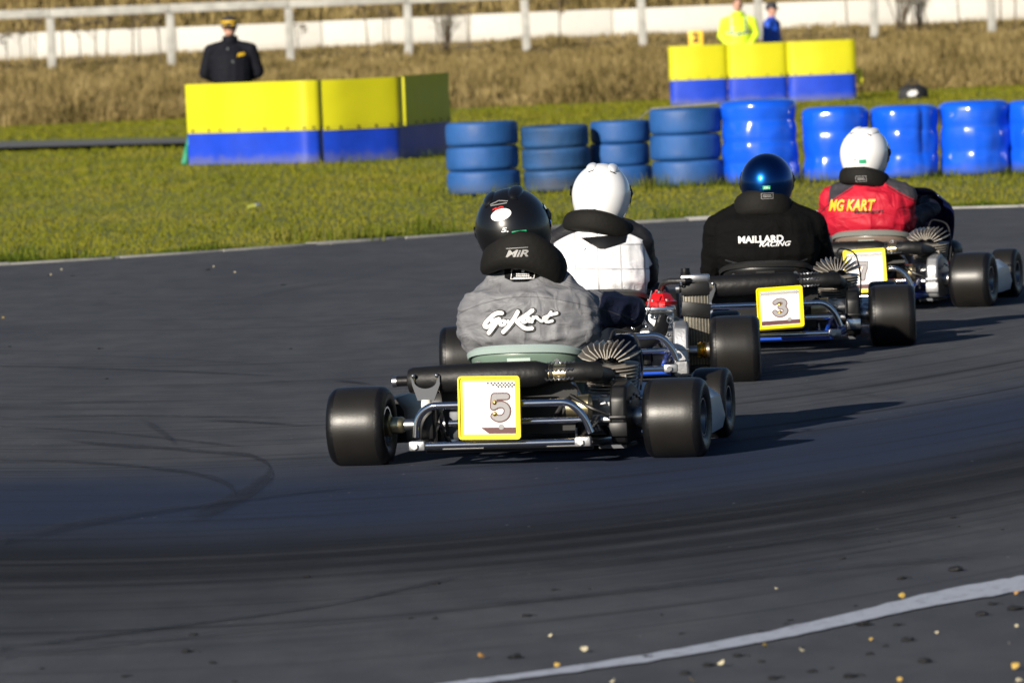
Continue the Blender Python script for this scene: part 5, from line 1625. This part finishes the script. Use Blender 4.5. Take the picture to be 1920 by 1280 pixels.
# ---- driver of kart 5: grey suit, black helmet tipped left
m_suit5 = mat('grey_suit', (0.19, 0.19, 0.20), rough=.55, bump=.5, bscale=26, spec=.25)
N = NT(m_suit5); x, y, z = N.xyz('Object')
ax_ = N.math('ABSOLUTE', N.math('ADD', x, .0))
side = N.step(N.math('ADD', y, N.math('MULTIPLY', N.step(z, .45, .60), -.05)), .33, .345)
nz_ = N.noise(N.comb(x, y, N.math('MULTIPLY', z, 2.0)), 9, 4, .6)
c = N.mix(N.step(nz_, .3, .7), (0.13, 0.132, 0.145), (0.185, 0.188, 0.20))
sideR = N.math('MULTIPLY', side, N.step(z, .2, .3))
sideR = N.math('MAXIMUM', sideR, N.math('MULTIPLY', N.step(x, .245, .255), N.step(z, .40, .42)))
c = N.mix(sideR, c, (0.006, 0.008, 0.022))
seam = N.step(N.math('ABSOLUTE', N.math('SUBTRACT', z, N.math('SUBTRACT', .575, N.math('MULTIPLY', N.math('MULTIPLY', x, x), .9)))), .0012, .0025, 1, 0)
c = N.mix(N.math('MULTIPLY', seam, .6), c, (0.05, 0.05, 0.055))
N.link(c, N.b.inputs['Base Color'])
m_h5 = mat('black_helmet_satin', (0.0045, 0.0045, 0.005), rough=.32, coat=.25, spec=.5)
creases(m_suit5, .32)
p5, b5, v5, h5, n5 = driver(k5, 'p5', 'driver in grey suit and black helmet in the nearest kart', dict(suit=m_suit5, x=-.008, w=1.15, hx=-.05, hc=(-.062, .33, .815), ht=-12, hp=10, hs=1.06, helmet=m_h5, vents=1, fold=.014, seed=2,
    brace=(-.010, .290, .722), brace_tilt=9, brace_r=.100, brace_t=.054, brace_h=1.1, droop=2.5, brace_pitch=-12, elbow_r=(.34, .50, .50), elbow_l=(.24, .46, .42), dz=-.01, sh=.158, shz=.520))
L = .14
ox, oy, s_ = 840, 440, 4.924
go = zoomed([
    [(492, 724), (450, 724), (405, 746), (355, 792), (328, 830), (330, 850), (368, 850), (410, 825), (446, 790)],
    [(396, 800), (462, 782)], [(458, 780), (424, 836), (366, 908)],
    [(640, 712), (600, 780), (550, 850), (505, 898)], [(774, 700), (720, 740), (632, 802)], [(632, 802), (672, 838), (718, 866), (766, 864)]], ox, oy, s_)
thin = zoomed([
    [(525, 812), (512, 795), (488, 800), (474, 822), (488, 838), (512, 830), (525, 812), (548, 800)],
    [(745, 768), (725, 762), (698, 778), (686, 800), (704, 810), (730, 792), (748, 768), (736, 800), (756, 802)],
    [(782, 762), (770, 806)], [(774, 785), (800, 764), (822, 762), (826, 776)],
    [(938, 716), (908, 770), (892, 800), (918, 806), (952, 796)], [(836, 782), (862, 800), (880, 776)], [(880, 764), (935, 742), (992, 728)]], ox, oy, s_)
B0 = k5.loc(975, 603, L)
g1, g2 = px_geo(k5, go, L, B0), px_geo(k5, thin, L, B0)
def two(a, wa, b, wb):
    A_, B_ = strokes2d(a, wa), strokes2d(b, wb)
    n = len(A_[0]); return A_[0] + B_[0], A_[1] + [tuple(i + n for i in f) for f in B_[1]]
decal('back_print_outline', two(g1, .0245, g2, .0185), m_black, b5, B0 + Vector((.002, 0, -.001)), bvh=v5, off=.0035)
decal('back_print', two(g1, .0150, g2, .0102), m_white, b5, B0, bvh=v5, off=.0060)
nv = bvh_of(n5)
g, c = px_text(k5, 'MiR', 946, 989, 469, 482, .13, .3, .03)
decal('brace_print', g, m_silverprint, n5, c, bvh=nv, off=.003)
g, c = px_text(k5, '.................', 946, 988, 465, 467, .13, 0, .03)
decal('brace_print', poly2d([(-.04, -.001), (.04, .0015), (.04, .0035), (-.04, .001)]), m_silverprint, n5, c, bvh=nv, off=.003)
# collar with label below the brace
cb_ = k5.loc(970, 516, .14)
decal('collar', poly2d([(-.075, .02), (-.068, -.012), (-.03, -.026), (.02, -.026), (.06, -.012), (.082, .012), (.06, .03), (-.06, .035)]), m_blk, b5, cb_, bvh=v5, off=.004)
decal('collar_label', frame2d(.088, .036, .0025), m_white, b5, cb_ + Vector((0, 0, .001)), bvh=v5, off=.0065)
decal('collar_label', bars(.07, .020, 3, 4), m_white, b5, cb_ + Vector((0, 0, -.006)), bvh=v5, off=.0065)
decal('collar_label', poly2d(ell2d(0, .010, .006, .006)), m_white, b5, cb_, bvh=v5, off=.0065)
hdecal(h5, 'sticker', poly2d(ell2d(0, 0, .036, .020)), m_white, k5, 938, 403, rot=.22)
hdecal(h5, 'green_sticker', poly2d(rect(.046, .024)), m_green, k5, 973, 439, rot=.08)
hdecal(h5, 'sticker_text', bars(.036, .014, 2, 3), m_white, k5, 973, 439, off=.004, rot=.08)
hdecal(h5, 'logo', strokes2d([[(-.03, .004), (-.01, .012), (.0, .016), (.03, .014)], [(-.028, .0), (.028, .008)]], .003), m_silverprint, k5, 931, 386)
hdecal(h5, 'logo', strokes2d([[(-.018, -.008), (-.006, -.002), (-.008, -.010), (.006, .0), (.018, .0)]], .004), m_red, k5, 931, 389)
g, c = px_text(k5, '5.', 941, 954, 427, 435, .15, .2, .03)
hdecal(h5, 'helmet_number', g, m_white, k5, 947, 431)

# ---- driver of kart 2: white quilted suit
m_suit2 = mat('white_black_suit', (0.8, 0.8, 0.8), rough=.6, bump=.3, bscale=30, spec=.3)
N = NT(m_suit2); x, y, z = N.xyz('Object')
xs_ = N.math('ABSOLUTE', N.math('SUBTRACT', x, .0))
lim = N.math('SUBTRACT', .664, N.math('MULTIPLY', N.math('MULTIPLY', xs_, xs_), 1.6))
d1 = N.step(N.math('SUBTRACT', z, lim), -.003, .003)
dside = N.math('MULTIPLY', N.step(N.math('SUBTRACT', xs_, N.math('ADD', .188, N.math('MULTIPLY', N.math('ABSOLUTE', N.math('SUBTRACT', z, .60)), .35))), -.003, .003), N.step(z, .46, .47))
dfr = N.step(y, .345, .352)
blk_ = N.math('MAXIMUM', N.math('MAXIMUM', d1, dside), dfr)
def grid(v, sp, off, w_=.0022):
    f = N.math('ABSOLUTE', N.math('SUBTRACT', N.math('FRACT', N.math('DIVIDE', N.math('ADD', v, off), sp)), .5))
    return N.step(f, .5 * .0 + w_ / sp, w_ / sp * 2.2, 1, 0)
sm_ = N.math('MAXIMUM', grid(x, .098, .05), grid(N.math('ADD', z, N.math('MULTIPLY', x, .05)), .105, .085))
c = N.mix(N.math('MULTIPLY', sm_, .7), (0.80, 0.80, 0.82), (0.25, 0.25, 0.27))
c = N.mix(blk_, c, (0.013, 0.013, 0.016))
N.link(c, N.b.inputs['Base Color'])
m_h2 = mat('white_helmet', (0.80, 0.80, 0.80), rough=.22, coat=.5)
creases(m_suit2, .16)
p2, b2, v2_, h2, n2 = driver(k2, 'p2', 'driver in white quilted suit and white helmet in the kart with the red engine head', dict(suit=m_suit2, x=.0, w=.93, sh=.175, dz=.03, hx=.02, hc=(.018, .33, .800), ht=5, hp=4, hs=1.0, helmet=m_h2, vents=1, fold=.006, seed=5,
    brace=(.005, .285, .682), brace_tilt=13, brace_r=.105, brace_t=.044, brace_h=.95, brace_pitch=-6, elbow_r=(.19, .48, .44), elbow_l=(.25, .48, .42)))
nv = bvh_of(n2)
for (a, dx_, w_) in ((443, 0, .06), (448, .006, .04)):
    c = k2.loc(1112 + dx_ * 100, a, .13)
    decal('brace_print', bars(w_, .006, 1, a), m_red, n2, c, bvh=nv, off=.003, cuts=1)
# black point hanging below the brace at the back
c = k2.loc(1128, 458, .15)
decal('collar_flap', poly2d([(-.09, .03), (-.045, .002), (-.012, -.018), (.012, -.020), (.035, -.008), (.10, .004), (.11, .04)]), m_blk, b2, c, bvh=v2_, off=.005)
decal('collar_tab', strokes2d([[(-.115, .012), (-.10, .004), (-.078, -.014)]], .014), m_white, b2, c, bvh=v2_, off=.007)
hdecal(h2, 'logo', strokes2d([[(.013 * cos(t * .5), .006 * sin(t * .5)) for t in range(14)]], .0012), m_black, k2, 1113, 395)
hdecal(h2, 'logo', bars(.020, .010, 2, 8), m_black, k2, 1112, 402)
hdecal(h2, 'logo', bars(.016, .012, 3, 9), m_silverprint, k2, 1093, 398)

# ---- driver of kart 3: black suit, blue helmet
m_suit3 = mat('black_fleece_suit', (0.003, 0.003, 0.0032), rough=.85, bump=.3, bscale=40, sheen=.0, spec=.1)
m_h3 = mat('metallic_blue_helmet', (0.004, 0.055, 0.22), rough=.30, metal=1.0, coat=.35)
creases(m_suit3, .2)
p3, b3, v3, h3, n3 = driver(k3, 'p3', 'driver in black suit and metallic blue helmet in the kart with plate 3', dict(suit=m_suit3, x=-.01, w=1.10, sh=.195, shz=.545, dz=.01, hx=.0, hc=(.006, .32, .765), ht=2, hp=2, hs=.98, helmet=m_h3, fold=.005, seed=8,
    brace=(-.012, .295, .660), brace_tilt=4, brace_r=.088, brace_t=.050, brace_h=1.1, brace_pitch=-10, elbow_r=(.27, .44, .36), elbow_l=(.26, .40, .36)))
g, c = px_text(k3, 'MAILLARD', 1384, 1469, 442, 455, .14, 0, .035)
decal('back_print', g, m_white, b3, c, bvh=v3, off=.004)
g, c = px_text(k3, 'RACING', 1423, 1483, 453, 462, .14, .35, .02)
decal('back_print', g, m_white, b3, c, bvh=v3, off=.004)
nv = bvh_of(n3)
c = k3.loc(1438, 368, .13)
decal('brace_label', frame2d(.056, .027, .002), m_silverprint, n3, c, bvh=nv, off=.003); decal('brace_label', bars(.042, .014, 2, 6), m_silverprint, n3, c, bvh=nv, off=.003)
hdecal(h3, 'green_sticker', poly2d(rect(.036, .018)), m_green, k3, 1437, 352)
hdecal(h3, 'sticker_text', bars(.028, .010, 2, 3), m_white, k3, 1437, 352, off=.004)
# grey piping round the waist above the seat
pl_ = [k3.loc(a, b, .14) for a, b in ((1360, 489), (1385, 495), (1420, 498), (1455, 498), (1490, 494), (1512, 487))]
c = pl_[2]
decal('waist_piping', strokes2d([[((p - c).x, (p - c).z) for p in pl_]], .008), m_gun, b3, c, bvh=v3, off=.003)

# ---- driver of kart 7: red suit, white helmet
m_suit7 = mat('red_suit', (0.6, 0.02, 0.04), rough=.6, bump=.35, bscale=30, spec=.3)
N = NT(m_suit7); x, y, z = N.xyz('Object')
xs_ = N.math('ABSOLUTE', N.math('ADD', x, .01))
lim = N.math('SUBTRACT', .690, N.math('MULTIPLY', xs_, .62))
d1 = N.math('SUBTRACT', z, lim)
dark = N.math('MULTIPLY', N.step(d1, -.003, .003), N.math('MULTIPLY', N.step(xs_, .075, .08), N.step(xs_, .225, .23, 1, 0)))
pip = N.math('MULTIPLY', N.step(N.math('ABSOLUTE', N.math('ADD', d1, .009)), .002, .0035, 1, 0), N.step(xs_, .085, .09))
c = N.mix(N.step(N.noise(N.comb(x, y, z), 6, 3), .3, .7), (0.36, 0.006, 0.022), (0.46, 0.010, 0.030))
c = N.mix(dark, c, (0.035, 0.033, 0.04))
c = N.mix(pip, c, (0.03, 0.01, 0.015))
c = N.mix(N.math('MULTIPLY', N.step(y, .47, .48), N.step(z, .30, .31)), c, (0.006, 0.007, 0.02))
N.link(c, N.b.inputs['Base Color'])
m_h7 = mat('white_helmet_gloss', (0.80, 0.80, 0.80), rough=.2, coat=.5)
creases(m_suit7, .30)
p7, b7, v7, h7, n7 = driver(k7, 'p7', 'driver in red suit and white helmet in the farthest kart', dict(suit=m_suit7, x=-.045, w=1.0, sh=.185, dz=.0, hx=.0, hc=(-.058, .32, .800), ht=6, hp=3, hs=1.0, hyaw=-6, helmet=m_h7, vents=1, fold=.010, seed=11,
    brace=(-.055, .29, .682), brace_tilt=8, brace_r=.090, brace_t=.040, brace_h=1.05, brace_pitch=-5, elbow_r=(.15, .44, .43), knee=.13, elbow_l=(.28, .46, .42)))
g, c = px_text(k7, 'MG KART', 1549, 1640, 374, 396, .14, .25, .035)
decal('back_print', g, m_gold, b7, c, V=(.05, 0, 1), U=(1, 0, -.02), N=(0, 1, 0), bvh=v7, off=.004)
g, c = px_text(k7, 'Motorsport', 1601, 1654, 393, 402, .14, .1, .01)
decal('back_print', g, m_black, b7, c, bvh=v7, off=.006)
nv = bvh_of(n7)
c = k7.loc(1611, 336, .13)
decal('brace_label', frame2d(.058, .030, .002), m_silverprint, n7, c, bvh=nv, off=.003); decal('brace_label', bars(.040, .014, 2, 6), m_silverprint, n7, c, bvh=nv, off=.003)
hdecal(h7, 'green_sticker', poly2d(rect(.036, .020)), m_green, k7, 1616, 303)
hdecal(h7, 'sticker_text', bars(.02, .016, 2, 12), m_silverprint, k7, 1602, 300)

# ================================================================== marshals
m_skin = mat('skin', (0.48, 0.26, 0.19), rough=.6, spec=.3)
def standing(name, label, loc, H, mats, o):
    """mats: (lower, upper, skin); one continuous body facing -y"""
    root = empty('person', loc, radians(o.get('rz', 0))); tag(root, label, 'person')
    s = H / 1.78
    mb = MB(); B = o.get('bulk', 1.0)
    P = lambda *a: tuple(v * s for v in a)
    sweep(mb, [P(0, 0, .92), P(0, 0, 1.10), P(0, .0, 1.27), P(0, .01, 1.40), P(0, .01, 1.50)], [(.17 * B, .13 * B, .11), (.18 * B, .135 * B, .11), (.185 * B, .13 * B, .12), (.125 * B, .10, .09), (.075, .07, .05)], .35)
    for q in (-1, 1):
        sweep(mb, [P(q * .09, 0, .90), P(q * .11, .01, .50), P(q * .12, .03, .09)], [.10, .068, .05], .35)
        sweep(mb, [P(q * .12, .02, .05), P(q * .13, -.14, .04)], [(.045, .06, .045), (.042, .05, .035)], .4)
        sh = P(q * .178 * B, .01, 1.375)
        if o['arms'] == 'back': el, wr, hd = P(q * .24 * B, .05, 1.10), P(q * .12, .20, .98), P(q * .03, .22, .95)
        elif o['arms'] == 'pocket': el, wr, hd = P(q * .225 * B, .03, 1.15), P(q * .21, -.08, 1.0), P(q * .18, -.11, .96)
        else: el, wr, hd = P(q * .24 * B, .02, 1.14), P(q * .25, -.04, .90), P(q * .25, -.05, .84)
        sweep(mb, [P(q * .08, .01, 1.43), sh, el, wr], [.075, .085, .072, .05], .35)
        w_, h_ = Vector(wr), Vector(hd); d = (h_ - w_).normalized()
        sweep(mb, [w_, h_], [.032, (.038, .03, .042)], .4)
        for f in range(4):
            sdv = Vector((.0, -.5, 0)) if o['arms'] == 'side' else Vector((0, 0, -.5))
            off = sdv.normalized() * (.03 - .020 * f)
            b = h_ + off
            sweep(mb, [b, b + d * .045 * (1, 1.1, 1, .8)[f], b + d * .065 * (1, 1.1, 1, .8)[f] + Vector((-q * .02, 0, 0))], [.011, .010, .009], .5)
        sweep(mb, [h_ - d * .01, h_ + d * .02 + Vector((0, -.035, .01))], [.014, .010], .5)
    # head
    hz = 1.66
    hc = P(0, -.005, hz)
    sweep(mb, [P(0, .01, 1.49), P(0, 0, 1.58)], [.058, .055], .35)
    mb.ball(hc, P(.076, .098, .115), 20, 14)
    mb.ball(P(0, -.05, 1.60), P(.052, .048, .045), 14, 9)       # jaw
    mb.ball(P(0, -.103, 1.645), P(.013, .022, .024), 10, 7)     # nose
    mb.ball(P(0, -.088, 1.603), P(.026, .014, .010), 10, 6)     # lips
    mb.ball(P(0, -.082, 1.690), P(.055, .020, .012), 12, 6)     # brow
    for q in (-1, 1): mb.ball(P(q * .078, .005, 1.65), P(.012, .022, .032), 10, 7)
    lower, upper, skin = mats
    body = fuse('body', mb, upper, .0125, 2, fold_fn(.006, seed=o.get('seed', 0)) if not o.get('nofold') else None, root)
    me = body.data
    me.materials.clear()
    for m_ in (upper, lower, skin, m_blk): me.materials.append(m_)
    for p in me.polygons:
        c = p.center
        zz = c.z / s
        hand = Vector((c.x / s, c.y / s, zz))
        if zz > o.get('collar', 1.53): p.material_index = 2
        elif zz < .10: p.material_index = 3
        elif zz < o.get('hem', .86): p.material_index = 1
        else: p.material_index = 0
        if o['arms'] == 'side' and zz < .90 and abs(c.x / s) > .2: p.material_index = 2
        if o['arms'] == 'back' and c.y / s > .18 and zz < 1.0 and abs(c.x / s) < .1: p.material_index = 2
        if o['arms'] == 'pocket' and c.y / s < -.09 and zz < 1.0 and abs(c.x / s) > .1: p.material_index = 2
    for q in (-1, 1): MB().ball(P(q * .030, -.089, 1.668), P(.011, .008, .007), 8, 6).build('eye', m_eye, root)
    return root, body, s

m_eye = mat('eye', (0.05, 0.04, 0.035), rough=.2)
m_coat = mat('dark_navy_coat', (0.0045, 0.005, 0.0095), rough=.8, bump=.3, bscale=20, spec=.2)
m_trs = mat('dark_trousers', (0.02, 0.02, 0.022), rough=.85)
m_hiv = mat('hi_vis_yellow', (0.60, 0.80, 0.02), rough=.6, bump=.3, bscale=18)
m_tape = mat('reflective_tape', (0.20, 0.23, 0.22), rough=.4)
m_bluej = mat('blue_jacket', (0.010, 0.075, 0.55), rough=.6, bump=.3, bscale=14)
m_capy = mat('cap_yellow', (0.62, 0.38, 0.01), rough=.6)
m_capb = mat('cap_dark', (0.02, 0.02, 0.026), rough=.7)
def cap(root, s, m, brim_rz=0, hz=1.70):
    P = lambda *a: tuple(v * s for v in a)
    c = MB(); c.lathe([(.090 * s, -.015 * s), (.092 * s, .02 * s), (.084 * s, .06 * s), (.058 * s, .088 * s), (.015 * s, .098 * s), (0, .098 * s)], 24, wob=lambda a, h: 1 + .16 * abs(sin(a)))
    vs = [(x_, y_, z_) for x_, y_, z_ in c.v]
    c.v = vs
    o = c.build('cap', m, root); o.location = P(0, 0, hz)
    vs, fs = [], []
    for j in range(2):
        for i in range(13):
            a = radians(-150 + 120 * i / 12)
            for r_ in (.085, .185):
                vs.append(P(.72 * r_ * cos(a) * (1.2 if r_ < .1 else 1), r_ * sin(a), -.006 - (.022 if r_ > .1 else 0) - .008 * j + .006 * sin(a)))
    M = 26
    for i in range(12):
        a = 2 * i; fs += [(a, a + 1, a + 3, a + 2), (M + a, M + a + 2, M + a + 3, M + a + 1), (a + 1, M + a + 1, M + a + 3, a + 3)]
    MB().add(vs, fs).build('peak', m, o)
    return o
Ym = FPX / 152.5
v = at_y(435, 158, Ym)
H1 = 1.76
q1, bd1, s1 = standing('m1', 'marshal in a dark coat and black and yellow cap behind the near barrier', (v.x, Ym, 0), H1, (m_trs, m_coat, m_skin), dict(arms='back', bulk=1.4, seed=3, hem=.70, collar=1.545))
cp1 = cap(q1, s1, m_capb)
MB().lathe([(.099, .018), (.100, .04), (.091, .045), (.091, .018)], 24, closed=True, wob=lambda a, h: 1 + .16 * abs(sin(a))).build('cap_stripe', m_capy, cp1)
for q in (-1, 1): MB().ball((q * .045, -.150, -.012), (.035, .03, .012), 12, 6).build('cap_badge', m_capy, cp1)
MB().lathe([(.075, 1.43), (.088, 1.45), (.085, 1.525), (.078, 1.54), (.070, 1.52), (.066, 1.45)], 22, closed=True, c=(0, .0, .0), wob=lambda a, h: 1.12).build('coat_collar', m_coat, q1)
bw = bvh_of(bd1)
decal('chest_logo', poly2d([(-.05, -.02), (.045, -.004), (.05, .025), (.02, .03), (-.03, .018)]), m_capy, bd1, (.13, -.3, 1.30), U=(1, 0, 0), N=(0, 1, 0), bvh=bw, off=.004)
for (a, b) in ((-.03, 1.38), (.03, 1.22)): decal('press_stud', poly2d(ell2d(0, 0, .010, .010)), m_tape, bd1, (a, -.3, b), N=(0, 1, 0), bvh=bw, off=.004)

Yh = FPX * 1.55 / 162
v = at_y(1386, 80, Yh)
q2_, bd2, s2 = standing('m2', 'marshal in a bright yellow high visibility jacket behind the far barrier', (v.x, Yh, 0), 1.84, (m_trs, m_hiv, m_skin), dict(arms='pocket', bulk=1.36, seed=6, hem=.98, collar=1.52))
bw = bvh_of(bd2)
decal('reflective_tape', poly2d(*[[(-.25 + .05 * i, -.025 + .008 * abs(i - 4.5)), (-.20 + .05 * i, -.025 + .008 * abs(i - 3.5)), (-.20 + .05 * i, .020 + .008 * abs(i - 3.5)), (-.25 + .05 * i, .020 + .008 * abs(i - 4.5))] for i in range(10)]), m_tape, bd2, (0, -.4, 1.20), N=(0, 1, 0), bvh=bw, off=.005)
for q in (-1, 1): decal('reflective_tape', poly2d(*[[(-.02, .05 * i), (.02, .05 * i), (.02, .05 * i + .05), (-.02, .05 * i + .05)] for i in range(6)]), m_tape, bd2, (q * .13, -.4, 1.22), N=(0, 1, 0), bvh=bw, off=.005)
decal('jacket_zip', poly2d(rect(.012, .36)), m_gun, bd2, (0, -.4, 1.28), N=(0, 1, 0), bvh=bw, off=.005)
MB().lathe([(.07, 1.50), (.10, 1.52), (.105, 1.60), (.095, 1.60), (.07, 1.53)], 22, closed=True, wob=lambda a, h: 1.1 + .05 * sin(a)).build('jacket_collar', m_hiv, q2_)
MB().ball((0, .02, 1.66 * s2 + .05), (.083, .10, .09), 16, 10).build('hair', mat('short_brown_hair', (0.06, 0.04, 0.025), rough=.9), q2_)
Yb2 = Yh + .8
v = at_y(1449, 78, Yb2)
q3_, bd3, s3 = standing('m3', 'person in a blue jacket and dark cap turned away beside the high visibility marshal', (v.x, Yb2, 0), 1.74, (m_trs, m_bluej, m_skin), dict(arms='side', bulk=1.02, rz=62, seed=9, hem=.84, collar=1.52))
cap(q3_, s3, m_capb)
MB().ball((0, .02, 1.66 * s3 + .02), (.082, .10, .075), 16, 10).build('hair', mat('dark_hair', (0.02, 0.015, 0.012), rough=.9), q3_)
